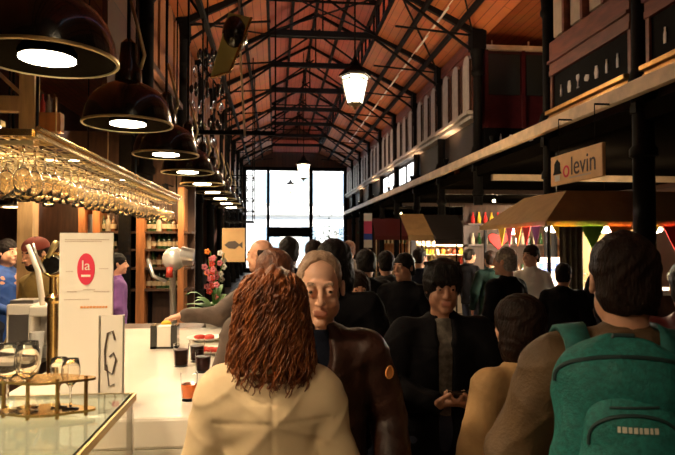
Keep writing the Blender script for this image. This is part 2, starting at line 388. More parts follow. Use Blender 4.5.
# near frieze (two bays)
struct(MB().box((XR + .1, Y0, 3.2), (XR + .2, 8.6, 6.2)).build('wall_frieze_near', 'wall_boards'))
BAY = [(3.5, 6.3), (6.3, 8.6)]
def icon(kind):
    if kind == 0: return [(-.02, 0), (.02, 0), (.02, .1), (.008, .13), (.008, .17), (-.008, .17), (-.008, .13), (-.02, .1)]
    if kind == 1: return [(-.03, 0), (.03, 0), (.006, .02), (.006, .08), (.035, .13), (.03, .18), (-.03, .18), (-.035, .13), (-.006, .08), (-.006, .02)]
    if kind == 2: return [(-.05, .05), (-.02, .02), (.05, .04), (.06, .08), (.02, .12), (-.05, .1)]
    return [(-.03, 0), (.03, 0), (.045, .08), (.02, .16), (-.02, .16), (-.045, .08)]
for i, (ya, yb) in enumerate(BAY):
    where = ['nearer', 'farther'][i]
    t = thing('frieze_bay', f'{where} red-brown wooden frieze bay with arched lights and a black pictogram band', 'wall panel', (XR, (ya + yb) / 2, 3.45), 0, 'frieze bays on the right')
    h = (yb - ya) / 2 - .14
    MB().box((-.1, -h, 0), (.1, h, .05)).box((-.14, -h, .08), (.1, h, .14)).box((-.08, -h, .05), (.1, h, .08)).build('gold_moulding', 'gold', t, bevel=.01)
    MB().box((-.02, -h, .14), (.1, h, .66)).build('pictogram_board', 'black_panel', t)
    MB().box((-.05, -h, .14), (-.01, -h + .06, .7)).box((-.05, h - .06, .14), (-.01, h, .7)).box((-.07, -h, .66), (.1, h, .74)).build('board_frame', 'redbrown', t)
    MB().box((-.06, -h, .74), (.1, h, 1.16)).box((-.1, -h, .84), (-.06, h, .88)).build('wood_panel', 'redbrown', t)
    n = 7
    for k in range(n):
        yy = -h + .3 + (2 * h - .6) * k / (n - 1)
        MB().prism(icon([0, 0, 3, 2, 1, 3, 0][k]), .012, Matrix.Translation((-.03, yy, .3)) @ RXP).build('pictogram', 'white_sil', t)
    for k in range(4):
        yy = -h + (2 * h) * (k + .5) / 4
        MB().prism(arch_poly(.36, 1.22, 2.2), .05, Matrix.Translation((.0, yy, 0)) @ RXP).build('arched_light', 'shutter_warm', t)
        MB().box((-.1, yy - .28, 1.16), (.1, yy - .22, 2.5)).build('mullion', 'redbrown', t)
    MB().box((.03, -h, 1.16), (.1, h, 2.55)).build('upper_panel', 'redbrown', t)
# maroon cabin in the side opening
x0, x1 = P(485, 100, 12.3).x, P(562, 100, 12.3).x
zt, zb = P(520, 50, 12.3).z, P(520, 128, 12.3).z
t = thing('glazed_cabin', 'maroon cabin with two dark glass panes above the right aisle', 'cabin', ((x0 + x1) / 2, 13.2, 3.2))
W2 = (x1 - x0) / 2; hb = zb - 3.2; ht = zt - 3.2
MB().box((-W2, -.85, hb), (W2, .9, ht)).build('body', 'maroon', t)
MB().box((-W2 - .03, -.95, ht - .02), (W2 + .03, .9, ht + .08)).build('top_rail', 'beam_pale', t)
MB().box((-W2, -.87, 0), (W2, .9, hb)).build('lower_band', 'black_panel', t)
for k in range(2):
    xa_ = -W2 + .08 + k * (W2 - .02)
    MB().box((xa_, -.9, hb + (ht - hb) * .42), (xa_ + W2 - .16, -.84, ht - .1)).build('glass_pane', 'dark_glass', t)
MB().box((-W2, -.92, hb), (-W2 + .07, -.85, ht)).box((-.035, -.92, hb), (.035, -.85, ht)).box((W2 - .07, -.92, hb), (W2, -.85, ht)).build('frame', 'maroon', t)
for k in range(2): MB().tube([(-W2 + .2 + k * W2 * .95, -.8, ht), (-W2 + .2 + k * W2 * .95, -.8, ht + .22)], .02).build('post', 'beam_pale', t)
for k in range(4): MB().prism(icon([0, 3, 0, 2][k]), .012, Matrix.Translation((-W2 + .35 + k * .22, -.88, hb - .3))).build('pictogram', 'white_sil', t)
struct(MB().box((XR + .25, 14.15, 3.2), (XO1, 14.25, 6.2)).build('wall_transept', 'wall_orange'))
# left facade upper
struct(MB().box((XL - .16, 7.0, 3.3), (XL - .1, Y1, 6.2)).build('wall_frieze_left', 'wall_boards'))
trim(18, (XL - .1, 7.0, 3.2), (XL + .1, 33.9, 3.4), 'darkwood')
for i in range(2, len(COLY) - 1):
    ya, yb = COLY[i], COLY[i + 1]
    t = thing('timber_bay', f'orange timber panel bay high on the left wall, {ORD[i-2]} from the camera', 'wall panel', (XL, (ya + yb) / 2, 4.3), 0, 'timber panels on the left wall')
    h = (yb - ya) / 2 - .2
    for k in range(4):
        yy = -h + 2 * h * (k + .5) / 4
        MB().prism(arch_poly(h * .36, 0, 1.45), .05, Matrix.Translation((-.03, yy, 0)) @ RXP).build('arched_board', 'orangewood', t)
    MB().box((-.06, -h, -.12), (.05, h, -.02)).build('ledge', 'darkwood', t)
# outside: street, building opposite
bl = thing('apartment_house', 'pale sunlit house front across the street beyond the glass end wall', 'building', (1, 46, 0))
wl = MB().box((-14, 0, 0), (16, .4, 14)).build('wall', 'plaster', bl)
MB().box((-14, -.25, 3.8), (16, 0, 4.05)).box((-14, -.12, 8), (16, 0, 8.2)).build('cornice', 'plaster', bl)
for x in (-7, -4.2, -1.2, 1.6, 4.4, 7.2):
    for z, hh in ((.9, 2.0), (4.7, 2.3)):
        f_ = MB().box((x - .7, -.08, z - .1), (x + .7, .02, z + hh + .1)).build('window', 'white_paint', bl)
        MB().box((x - .55, -.12, z), (x - .04, -.09, z + hh)).box((x + .04, -.12, z), (x + .55, -.09, z + hh)).build('pane', 'pane_blue', f_)
# ================================================================== LAMPS
def pendant(x, y, lab, zr=2.41, R_=.275, top=4.6, power=K_PEND, group='black dome lamps over the bar'):
    t = thing('pendant_lamp', lab, 'lamp', (x, y, zr), 0, group)
    k = R_ / .275
    prof = [(.275, 0), (.272, .03), (.262, .09), (.235, .16), (.19, .215), (.125, .25), (.085, .27), (.08, .36), (.06, .4), (.05, .52), (.02, .55)]
    inn = [(.015, .5), (.07, .25), (.115, .235), (.18, .2), (.225, .15), (.252, .085), (.266, .0)]
    MB().lathe([(r * k, z * k) for r, z in prof], 40, opened=True).build('shade', 'black_gloss', t, smooth=2)
    MB().lathe([(r * k, z * k) for r, z in inn], 40, opened=True).build('shade_lining', 'lamp_inside', t, smooth=True)
    MB().lathe([(.27 * k, -.006), (.282 * k, -.004), (.282 * k, .008), (.27 * k, .01)], 40, closed=True).build('rim', 'brass_dull', t, smooth=2)
    MB().lathe([(.0, -.001), (.11 * k, .0), (.11 * k, .006), (0, .008)], 32).build('bulb', 'bulb', t)
    MB().lathe([(.0, .0085), (.112 * k, .0085), (.115 * k, .03), (.06 * k, .12), (.05 * k, .22), (0, .22)], 24).build('socket', 'flat_black', t, smooth=2)
    MB().tube([(0, 0, .5 * k), (0, 0, top - zr)], .012).build('stem', 'iron', t)
    MB().tube([(.075 * k, 0, .36 * k), (.1 * k, 0, .45 * k), (.06 * k, 0, .62 * k), (.01, 0, .8 * k)], .012, 8).build('hook_arm', 'brass_dull', t, smooth=True)
    if power: lamp('lamp_light', 'SPOT', (0, 0, -.03), power, WARM2, .1, parent=t, spot=math.radians(150), blend=.5)
    return t
for i, y in enumerate((1.2, -.1, -1.4)):
    pendant(-.94, y, f'black dome pendant lamp over the near bar beside the camera, {ORD[i]} back', power=K_PEND * 1.1)
LY = [2.58, 3.95, 5.3, 6.6, 7.9, 9.2, 10.5, 11.8, 13.1]
for i, y in enumerate(LY):
    pendant(-.94, y, f'black dome pendant lamp glowing over the bar, {ORD[i]} from the camera', power=K_PEND if i else K_PEND * .8)
MB_ = MB().box((-.97, -2, 4.58), (-.91, 14, 4.66))
for y in (3, 8, 13.5): MB_.bar((-.94, y, 4.6), (-1.8, y + .6, 6.0), .03)
tag(MB_.build('lamp_rail', 'iron'), 'black iron rail from which the bar lamps hang', 'rail')
p_ = P(12, 207, 5.6)
pendant(p_.x, p_.y, 'small dark dome lamp low behind the glasses rack at the far left', zr=p_.z, R_=.17, top=4.4, power=14)
def lantern(x, y, z, k, lab, top=8.2, power=K_LANT):
    t = thing('hanging_lantern', lab, 'lantern', (x, y, z), 0, 'street style lanterns hanging in the hall')
    n = 6
    MB().lathe([(.135 * k, 0), (.245 * k, .5 * k)], n).build('glass', 'lantern_glass', t)
    f = MB()
    for q in range(n):
        a = 2 * PI * q / n; c_, s_ = math.cos(a), math.sin(a)
        f.tube([(.14 * k * c_, .14 * k * s_, 0), (.25 * k * c_, .25 * k * s_, .5 * k)], .011 * k, 6)
    for r, zz in ((.14, 0), (.25, .5), (.235, .43)):
        f.tube([(r * k * math.cos(2 * PI * q / n), r * k * math.sin(2 * PI * q / n), zz * k) for q in range(n + 1)], .012 * k, 6)
    f.build('frame', 'iron', t)
    MB().lathe([(.3 * k, .5 * k), (.29 * k, .54 * k), (.16 * k, .66 * k), (.09 * k, .7 * k), (.1 * k, .74 * k), (.05 * k, .8 * k), (.02 * k, .86 * k)], n).build('cap', 'iron', t)
    MB().lathe([(.0, -.12 * k), (.03 * k, -.1 * k), (.03 * k, -.06 * k), (.1 * k, -.03 * k), (.145 * k, .0)], n).build('finial', 'brass_dull', t)
    MB().tube([(0, 0, .8 * k), (0, 0, top - z)], .014).build('rod', 'iron', t)
    if power:
        for q in range(3):
            a = 2 * PI * q / 3 + .5
            lamp('lantern_light', 'POINT', (.34 * k * math.cos(a), .34 * k * math.sin(a), .25 * k), power / 3, WARM2, .08, parent=t)
    return t
p_ = P(355, 104, 9.9); lantern(p_.x, p_.y, p_.z, .92, 'large lit glass lantern hanging in the middle of the roof')
lantern(1.2, -.9, 4.1, .92, 'added lit glass lantern over the aisle, unseen behind the camera', power=K_LANT * .12)  # unseen lantern, added to light the people from the camera side
p_ = P(303.5, 178, 20.5); lantern(p_.x, p_.y, p_.z, .92, 'smaller looking lit lantern farther down the hall before the glass end', power=K_LANT * .8)
p_ = P(290.5, 192, 36.5); lantern(p_.x, p_.y, p_.z, .9, 'dark lantern hanging outside beyond the glass end wall', top=P(290, 178, 36.5).z, power=0)
p_ = P(290.5, 192, 36.5)
wb_ = MB().bar((p_.x, 36.5, P(290, 178, 36.5).z), (p_.x, 46, P(290, 178, 36.5).z + 1.2), .02)
tag(wb_.build('suspension_wire', 'iron'), 'wire holding the outdoor lantern across the street', 'wire')
# floodlight hanging at upper left
p_ = P(229, 50, 5.2)
t = thing('floodlight', 'olive hanging floodlight tilted beside a thin vertical pole at the upper left', 'floodlight', p_)
Rt = Matrix.Rotation(math.radians(24), 4, 'Y')
a_ = [(-.1, -.06, .3), (.02, -.1, .3), (.08, -.12, -.2), (-.06, -.1, -.28)]
MB().add([Rt @ Vector(q) for q in [(-.11, -.12, .26), (.07, -.12, .3), (.1, -.12, -.2), (-.02, -.12, -.3), (-.07, .14, .2), (.03, .14, .24), (.05, .14, -.12), (-.02, .14, -.2)]],
    [(0, 1, 2, 3), (4, 7, 6, 5), (0, 4, 5, 1), (1, 5, 6, 2), (2, 6, 7, 3), (3, 7, 4, 0)]).build('reflector', 'olive_reflector', t)
MB().ball(Rt @ Vector((-.0, -.06, .13)), (.11, .13, .16)).build('housing', 'black_gloss', t, smooth=True)
MB().tube([Rt @ Vector((.08, -.13, .3)), Rt @ Vector((.11, -.13, -.2)), Rt @ Vector((-.01, -.13, -.31))], .012).build('rim', 'brass', t)
MB().tube([(.06, -.02, 2.6), (.09, -.02, .1), (.14, -.02, -.75)], .009).build('pole', 'beam_pale', t)
# chandelier of dark glass
p_ = P(207, 118, 8.6)
t = thing('glass_chandelier', 'dark glass drop chandelier glinting high beside the bar lamps', 'chandelier', p_)
MB().tube([(0, 0, .5), (0, 0, 8.0 - p_.z - 2.2)], .012).build('rod', 'iron', t)
for j in range(6):
    for k in range(8):
        a = 2 * PI * k / 8 + j * .3; r = .06 + .16 * math.sin(PI * (j + .7) / 6.5); z = -.35 + j * .25
        MB().ball((r * math.cos(a), r * math.sin(a), z), (.03, .03, .07), 8, 6).build('glass_drop', ['glass', 'black_gloss'][j % 2], t, smooth=True)
# wire shelf silhouette in front of the daylight
p_ = P(245, 222, 13)
q_ = P(232, 178, 13)
t = thing('hanging_wire_shelf', 'black hanging wire shelf silhouetted against the daylit end', 'shelf', (p_.x - .1, 13, p_.z))
for j in range(5):
    b_ = MB(); z = j * (q_.z - p_.z) / 4
    for xx in (-.28, -.14, 0, .14, .28): b_.bar((xx, -.5, z), (xx, .5, z), .015)
    for yy in (-.5, 0, .5): b_.bar((-.28, yy, z), (.28, yy, z), .02)
    b_.build('shelf', 'iron', t)
b_ = MB()
for xx in (-.28, .28):
    for yy in (-.5, .5): b_.tube([(xx, yy, 0), (xx, yy, 3.4)], .012)
b_.build('hanger', 'iron', t)
# warm uplights added on the ledges of both facades to brighten the roof boards
def uplight(x, y, z, lab, aim, power=K_UP):
    t = thing('added_uplight', lab, 'light', (x, y, z), 0, 'added fill lights on the wall ledges')
    MB().lathe([(.05, 0), (.05, .03), (.03, .05), (.06, .12), (.065, .16)], 12).build('body', 'iron', t, smooth=2)
    MB().lathe([(0, .15), (.05, .155), (0, .17)], 12).build('lens', 'bulb_soft', t)
    d = Vector(aim).normalized()
    lamp('fill_glow', 'SPOT', (0, 0, .2), power, (1, .6, .32), .08, (-d).to_track_quat('Z', 'Y').to_euler() if False else d.to_track_quat('-Z', 'Y').to_euler(), t, math.radians(140), blend=1)
for i, y in enumerate((10.5, 13.5, 17, 20.5, 24, 28)):
    uplight(XR - .17, y, 3.43, f'added small warm uplight on the pale right beam, {ORD[i]} from the camera', (-.35, .2, 1))
for i, y in enumerate((9, 12, 15.5, 19, 23, 27)):
    uplight(XL + .05, y, 3.4, f'added small warm uplight on the left ledge, {ORD[i]} from the camera', (.35, .2, 1))
# ================================================================== BAR, left
BX0, BX1, BY0, BY1, BZ = -.98, -.2, 1.95, 4.0, 1.1
t = thing('bar_counter', 'long white bar counter with glasses and napkins on it', 'counter', ((BX0 + BX1) / 2, BY0, 0))
hw = (BX1 - BX0) / 2
MB().box((-hw, 0, BZ - .1), (hw, BY1 - BY0, BZ)).build('top', 'counter_white', t, bevel=.01)
MB().box((-hw + .08, .1, .05), (hw - .3, BY1 - BY0 - .05, BZ - .12)).build('cabinet', 'darkwood', t)
for xx in (-hw + .03, hw - .36):
    MB().box((xx, .01, 0), (xx + .05, .06, BZ - .1)).build('leg', 'white_paint', t)
lk = MB().box((-hw, .0, .9), (hw, .02, 1.0)).build('apron', 'counter_white', t)
# glass display counter in the foreground
GX = P(134, 393, 1.82)
gx, gy, gz = GX.x, 1.82, GX.z
t = thing('display_counter', 'glass-topped display counter in the left foreground', 'display counter', (gx, gy, 0))
MB().box((-1.3, -1.3, gz - .012), (0, 0, gz)).build('glass_top', 'glass_top', t)
MB().bar((0, -1.3, gz - .01), (0, 0, gz - .01), .014, .02).bar((-1.3, 0, gz - .01), (0, 0, gz - .01), .014, .02).build('edge_rail', 'brass_dull', t)
MB().box((-.02, -.02, 0), (0, 0, gz - .02)).build('corner_post', 'steel', t)
MB().box((-.006, -1.3, .75), (0, -.02, gz - .02)).build('side_glass', 'glass', t)
MB().box((-1.3, -1.3, .0), (-.03, -.03, .74)).build('base', 'iron', t)
MB().box((-1.28, -1.28, .742), (-.03, -.04, .76)).build('inner_shelf', 'shelf_cloth', t)
MB().box((-1.28, -1.28, .96), (-.2, -.04, .97)).build('glass_shelf', 'glass_top', t)
for k in range(7):
    x_, y_ = gx - .28 - .15 * (k % 4) - .03 * (k // 4), gy - .3 - .34 * (k // 4)
    o = thing('snack_tray', f'tray of green snacks inside the glass display counter, {ORD[k]} from its right end', 'tray', (x_, y_, .76), 0, 'snack trays in the display')
    MB().box((-.065, -.11, 0), (.065, .11, .012)).build('dish', 'white_paint', o)
    g_ = MB()
    for q in range(14): g_.ball((rnd.uniform(-.05, .05), rnd.uniform(-.09, .09), .025), (.018, .02, .014), 7, 5)
    g_.build('snacks', 'green_stuff', o, smooth=True)['kind'] = 'stuff'
# wine glass mesh
def glass_mesh(k=1.0, bowl='tulip'):
    out = [(0, 0), (.032, 0), (.033, .003), (.006, .008), (.004, .03), (.004, .085), (.012, .098), (.03, .118), (.037, .145), (.036, .17), (.03, .205)]
    inn = [(.0285, .205), (.0345, .17), (.0355, .145), (.029, .12), (.01, .102), (0, .1)]
    return MB().lathe([(r * k, z * k) for r, z in out + inn], 16)
g0 = glass_mesh().build('wine_glass', 'glass', smooth=True)
gm = g0.data; rgm = gm.copy(); rgm.materials.clear(); rgm.materials.append(M['rack_glass'])
# brass caddy with glasses
cz = gz
cpos = P(48, 392, 1.62)
t = thing('brass_glass_stand', 'two-tier brass stand holding stemmed glasses on the glass counter', 'stand', (cpos.x, 1.6, cz))
def plate(z, w_=.115, d_=.05):
    pts = [(w_ * math.cos(a) * (1 + .08 * math.cos(4 * a)), d_ * math.sin(a) * (1 + .1 * math.cos(4 * a))) for a in [2 * PI * k / 40 for k in range(40)]]
    v = [(x, y, z) for x, y in pts] + [(x, y, z + .006) for x, y in pts]
    return MB().add(v, [tuple(range(39, -1, -1)), tuple(range(40, 80))] + [(k, (k + 1) % 40, 40 + (k + 1) % 40, 40 + k) for k in range(40)])
plate(.012).build('lower_tier', 'brass', t); plate(.09).build('upper_tier', 'brass', t)
for x in (-.1, -.03, .04, .1): MB().tube([(x, 0 if abs(x) > .05 else -.03, 0), (x, 0 if abs(x) > .05 else -.03, .1)], .005).build('post', 'brass', t)
sp = [(-.085, -.012), (-.05, .02), (-.035, -.022), (.03, .012), (.065, -.008)]
gl_lab = ['leftmost stemmed glass in the brass stand', 'stemmed glass at the back left of the brass stand', 'front stemmed glass left of centre in the brass stand', 'stemmed glass right of centre in the brass stand', 'rightmost stemmed glass in the brass stand']
for k, (x, y) in enumerate(sp):
    o = g0 if k == 0 else g0.copy()
    if k: C.objects.link(o)
    o.location = (cpos.x + x, 1.6 + y, cz + .018); s_ = .82 if k < 3 else .62; o.scale = (s_, s_, s_)
    tag(o, gl_lab[k], 'glass', 'glasses in the brass stand')
# menu stand
def menu_stand():
    a = P(58.5, 395, 2.25); b = P(112, 395, 2.25); zt_ = P(85, 233, 2.25).z
    w_ = (b.x - a.x) / 2
    t = thing('menu_stand', 'tall cream menu stand with a red oval emblem on the bar', 'menu stand', ((a.x + b.x) / 2, 2.25, BZ))
    H_ = zt_ - BZ
    MB().box((-w_, -.006, .01), (w_, .006, H_)).build('board', 'paper', t)
    MB().box((-w_ * .9, -.05, 0), (w_ * .9, .05, .012)).build('foot', 'steel', t)
    n = 28; ov = [(.3 * w_ * 1.1 * math.cos(2 * PI * k / n), .057 * math.sin(2 * PI * k / n)) for k in range(n)]
    zc = P(85, 269, 2.25).z - BZ
    MB().prism(ov, .003, Matrix.Translation((.0, -.008, zc))).build('emblem', 'paper_red', t)
    text('emblem_mark', 'la', .05, 'paper', Matrix.Translation((0, -.011, zc + .012)) @ Matrix.Rotation(PI / 2, 4, 'X'), t, .0006)
    MB().box((-.016, -.011, zc - .028), (.016, -.0095, zc - .02)).build('emblem_line', 'paper', t)
    random.seed(3)
    for z, x0_, x1_ in ((H_ - .025, -.8, .8), (H_ - .032, -.8, .5), (zc - .01, -.75, -.5), (zc, .5, .8), (zc - .075, -.1, .3), (zc - .082, -.7, -.35), (zc - .082, .3, .8), (zc - .11, -.8, .1)):
        x = x0_ * w_; l = MB()
        while x < x1_ * w_:
            q = rnd.uniform(.003, .008); l.box((x, -.0085, z), (x + q, -.0065, z + .003)); x += q + .002
        l.build('print_line', 'ink_soft', t)
    l = MB(); x = -.2 * w_
    while x < .8 * w_: q = rnd.uniform(.004, .01); l.box((x, -.0085, zc - .14), (x + q, -.0065, zc - .133)); x += q + .003
    l.build('coloured_print', 'orange_ink', t)
    # small card
    a = P(98, 392, 2.0); b = P(121, 392, 2.0)
    t = thing('table_card', 'small white card with a bent figure drawing beside the menu stand', 'card', ((a.x + b.x) / 2, 2.02, BZ), .12)
    w_ = (b.x - a.x) / 2; H_ = P(110, 316, 2.0).z - BZ
    MB().box((-w_, -.004, 0), (w_, .004, H_)).build('card', 'paper', t)
    MB().box((-w_ - .004, -.006, 0), (-w_ + .002, .006, H_)).box((w_ - .002, -.006, 0), (w_ + .004, .006, H_)).box((-w_, -.03, 0), (w_, .03, .006)).build('holder', 'steel', t)
    g = MB().tube([(.01, -.007, H_ * .75), (.004, -.007, H_ * .84), (-.012, -.007, H_ * .82), (-.02, -.007, H_ * .65), (-.018, -.007, H_ * .45), (.004, -.007, H_ * .4), (.014, -.007, H_ * .55), (.006, -.007, H_ * .62), (-.006, -.007, H_ * .58)], .003, 6)
    g.tube([(-.014, -.007, H_ * .5), (-.006, -.007, H_ * .28), (.01, -.007, H_ * .3)], .002, 6)
    g.build('drawing', 'ink', t)
    MB().box((w_ * .1, -.007, .012), (w_ * .7, -.004, .03)).build('red_mark', 'paper_red', t)
menu_stand()
# beer tap tower
p_ = P(50, 400, 2.6)
t = thing('beer_tap', 'brass beer tap tower with a round dark medallion', 'beer tap', (p_.x, 2.62, .98))
rz_ = P(50, 265, 2.6).z - .98
MB().lathe([(.05, 0), (.05, .015), (.028, .03), (.022, .05), (.022, rz_ - .16), (.032, rz_ - .15), (.032, rz_ - .135), (.016, rz_ - .12), (.014, rz_ - .05)], 20).build('column', 'brass', t, smooth=2)
rg = [(.046 * math.cos(2 * PI * k / 24), 0, rz_ + .046 * math.sin(2 * PI * k / 24)) for k in range(25)]
MB().tube(rg, .009, 8).build('ring', 'brass', t, smooth=True)
MB().lathe([(0, -.012), (.036, -.01), (.036, .01), (0, .012)], 20, M_=Matrix.Translation((-.005, 0, rz_)) @ Matrix.Rotation(PI / 2, 4, 'X')).build('medallion', 'black_gloss', t, smooth=2)
MB().tube([(-.02, -.01, rz_ + .03), (.01, -.01, rz_ + .085), (.016, -.01, rz_ + .1)], [.008, .015, .01], 10).build('handle', 'brass_dull', t, smooth=True)
MB().tube([(-.03, -.01, rz_ - .03), (-.06, -.02, rz_ + .04), (-.075, -.02, rz_ + .09)], [.006, .006, .005], 8).build('pipe', 'steel', t, smooth=True)
# work counter behind, register
t = thing('work_counter', 'pale back work counter behind the bar at the far left', 'counter', (-1.75, 3.9, 0))
MB().box((-1.1, -.35, .94), (.38, .35, .98)).build('top', 'white_paint', t)
MB().box((-1.05, -.3, 0), (.35, .3, .94)).build('cabinet', 'darkwood', t)
zc_ = P(20, 332, 3.7).z
a = P(14, 330, 3.75); b = P(34, 330, 3.75)
sb = thing('service_counter', 'small low pale shelf before the blue-shirted bartender', 'shelf', (a.x, 2.66, 0))
t = thing('coffee_grinder_box', 'white square appliance with grey front on the work counter', 'appliance', ((a.x + b.x) / 2, 3.78, .98))
hh = P(20, 303, 3.75).z - .98
MB().box((-.075, -.1, 0), (.075, .1, hh)).build('body', 'white_paint', t, bevel=.012)
MB().box((-.055, -.108, .03), (.055, -.098, hh - .06)).build('front_grille', 'steel', t)
MB().box((-.06, -.08, hh), (.07, .08, hh + .02)).build('lid', 'steel', t)
bpy.data.objects.remove(sb)
a = P(44, 330, 3.75)
t = thing('espresso_machine', 'white and steel machine with a slanted neck behind the beer tap', 'machine', (a.x + .02, 3.78, .98))
MB().box((-.08, -.11, 0), (.1, .11, .07)).build('base', 'steel', t, bevel=.01)
MB().box((-.08, -.11, .24), (.1, .11, .3)).build('head', 'white_paint', t, bevel=.01)
MB().box((-.07, .02, .07), (.09, .1, .24)).build('column', 'steel', t)
MB().tube([(-.02, -.05, .3), (-.05, -.05, .5), (-.11, -.05, .66)], [.018, .016, .012], 10).build('neck', 'white_paint', t, smooth=True)
MB().tube([(.02, -.1, .2), (.02, -.1, .14)], .015).build('spout', 'steel', t)
tag(MB().lathe([(0, 0), (.03, 0), (.04, .16), (.037, .16), (.028, .01), (0, .01)], 18).build('paper_cup', 'white_cloth', loc=(P(32, 318, 3.6).x + .02, 3.62, .98), smooth=2), 'tall white cup standing beside the white appliance', 'cup')
# glasses rack
RX1, RX0, RY0, RY1 = -1.2, -2.3, 3.12, 7.7
RZ = P(45, 133, RY0).z
t = thing('glass_rack', 'brass mesh rack hanging over the bar with rows of glasses', 'rack', (RX1, RY0, RZ))
L_ = RY1 - RY0
fr = MB().bar((0, 0, 0), (0, L_, 0), .03, .035).bar((RX0 - RX1, 0, 0), (RX0 - RX1, L_, 0), .03, .035).bar((RX0 - RX1, 0, 0), (0, 0, 0), .03, .035).bar((RX0 - RX1, L_, 0), (0, L_, 0), .03, .035)
fr.tube([(.03, -.02, .02), (.03, L_, .02)], .012)
fr.build('frame', 'brass', t)
ms = MB()
for x in [-.07 - .145 * k for k in range(8)]:
    for dx in (-.018, .018): ms.bar((x + dx, 0, -.055), (x + dx, L_, -.055), .01, .006)
y = .05
while y < L_: ms.bar((RX0 - RX1, y, -.02), (0, y, -.02), .006, .006); y += .11
ms.bar((RX0 - RX1, .0, -.05), (0, .0, -.05), .006, .02)
x = 0
while x > RX0 - RX1: ms.bar((x, 0, -.02), (x, L_, -.02), .004, .004); x -= .055
ms.build('mesh_and_runners', 'brass_dull', t)
for y in (.1, L_ / 2, L_ - .1):
    for x in (-.02, RX0 - RX1 + .02): MB().tube([(x, y, 0), (x, y, 3.9 - (1.2 if y > 1 else .0))], .008).build('hanger', 'iron', t)
rows = [('aisle-side row', -.07, 31), ('second row from the aisle', -.215, 28), ('third row from the aisle', -.36, 9), ('fourth row from the aisle', -.505, 6), ('fifth row from the aisle', -.65, 4), ('row nearest the bartenders', -.795, 3)]
for nm, x, n in rows:
    for k in range(n):
        o = bpy.data.objects.new('wine_glass', rgm); C.objects.link(o)
        s_ = rnd.uniform(1.12, 1.25); o.scale = (s_, s_, s_); o.rotation_euler = (PI + rnd.uniform(-.02, .02), rnd.uniform(-.02, .02), rnd.uniform(0, 6))
        o.location = (RX1 + x, RY0 + .06 + k * .145, RZ - .045)
        tag(o, f'glass hanging in the rack, {nm}, {ORD[k]} from near end', 'glass', 'glasses hanging in the rack')
for k, y in enumerate((3.6, 5.0, 6.5)):
    t = thing('rack_light', f'small warm strip light above the glasses rack, {ORD[k]} from the near end', 'light', (-1.75, y, RZ + .12), 0, 'strip lights above the rack')
    MB().box((-.2, -.03, 0), (.2, .03, .03)).build('housing', 'brass_dull', t)
    MB().box((-.18, -.02, -.01), (.18, .02, 0)).build('tube', 'bulb_soft', t)
    lamp('rack_glow', 'AREA', (0, 0, -.02), 7, WARM2, parent=t, size=(.36, .05))
    MB().bar((0, 0, .03), (0, 0, .5), .01).bar((-.6, 0, -.1), (.6, 0, -.1), .008).build('bracket', 'brass_dull', t)
# timber frame behind the rack at the far left
t = thing('timber_stand', 'pale timber post and beam frame behind the glasses rack', 'frame', (-3.0, 5.2, 0))
x22, x36 = P(22, 100, 5.2).x + 3.0, P(37, 100, 5.2).x + 3.0
MB().box((x22, -.06, 0), (x36, .06, 4.2)).build('post', 'tanwood', t)
z1_, z2_ = P(10, 112, 5.2).z, P(10, 97, 5.2).z
MB().box((-1.6, -.05, z1_), (x22, .05, z2_)).build('beam', 'tanwood', t)
MB().bar((x22, 0, z2_ + .02), (x22 - .35, 0, z2_ + .35), .03).build('brace', 'tanwood', t)
MB().box((x36, -.03, P(45, 132, 5.2).z), (x36 + .2, .06, P(45, 113, 5.2).z)).build('shelf_box', 'orangewood', t)
for k in range(3):
    b_ = P(42 + k * 6, 113, 5.2)
    tag(MB().lathe([(.018, 0), (.02, .01), (.02, .09), (.008, .12), (.008, .16)], 10).build('bottle', ['red_stuff', 'bottle_clear', 'bottle_brown'][k], loc=(b_.x, 5.215, b_.z), smooth=2), ['small red bottle on the timber frame shelf', 'small clear bottle on the timber frame shelf', 'small brown bottle on the timber frame shelf'][k], 'bottle', 'bottles on the timber frame shelf')
# back shelving across the end of the bar area
SY = 8.3
t = thing('back_shelving', 'dark shelving wall with orange wooden posts behind the bar', 'shelving', (-2.9, SY, 0))
xw0, xw1 = P(-30, 200, SY).x + 2.9, P(192, 200, SY).x + 2.9
MB().box((xw0, .3, 0), (xw1, .36, 3.2)).build('back_panel', 'darkwood', t)
for a_, b__ in ((24, 33), (82, 88), (96, 103), (139, 147), (180, 186)):
    MB().box((P(a_, 0, SY).x + 2.9, -.05, 0), (P(b__, 0, SY).x + 2.9, .3, 2.4)).build('post', 'orangewood', t)
MB().box((P(122, 0, SY).x + 2.9, -.08, 0), (P(134, 0, SY).x + 2.9, .3, 3.1)).build('dark_post', 'black_gloss', t)
MB().box((P(88, 0, SY).x + 2.9, .1, P(90, 236, SY).z), (P(97, 0, SY).x + 2.9, .14, P(90, 214, SY).z)).build('framed_picture', 'pane_blue', t)
MB().box((P(14, 0, SY).x + 2.9, .2, 1.0), (P(26, 0, SY).x + 2.9, .28, 2.6)).build('lavender_panel', 'lavender', t)
shz = [P(0, y, SY).z for y in (290, 268, 249, 231)]
for z in shz: MB().box((P(103, 0, SY).x + 2.9, -.02, z - .03), (xw1, .3, z)).build('shelf', 'darkwood', t)
bt = {}
for c_ in ('bottle_green', 'bottle_brown', 'bottle_clear'):
    o = MB().lathe([(.0, 0), (.037, .0), (.038, .01), (.038, .17), (.03, .2), (.013, .235), (.013, .29), (.0, .29)], 12).build('wine_bottle', c_, smooth=2)
    MB().lathe([(.0385, .05), (.039, .052), (.039, .13), (.0385, .132)], 12).build('label', 'label_cream', o)
    bt[c_] = o
used = set(); cnt = 0
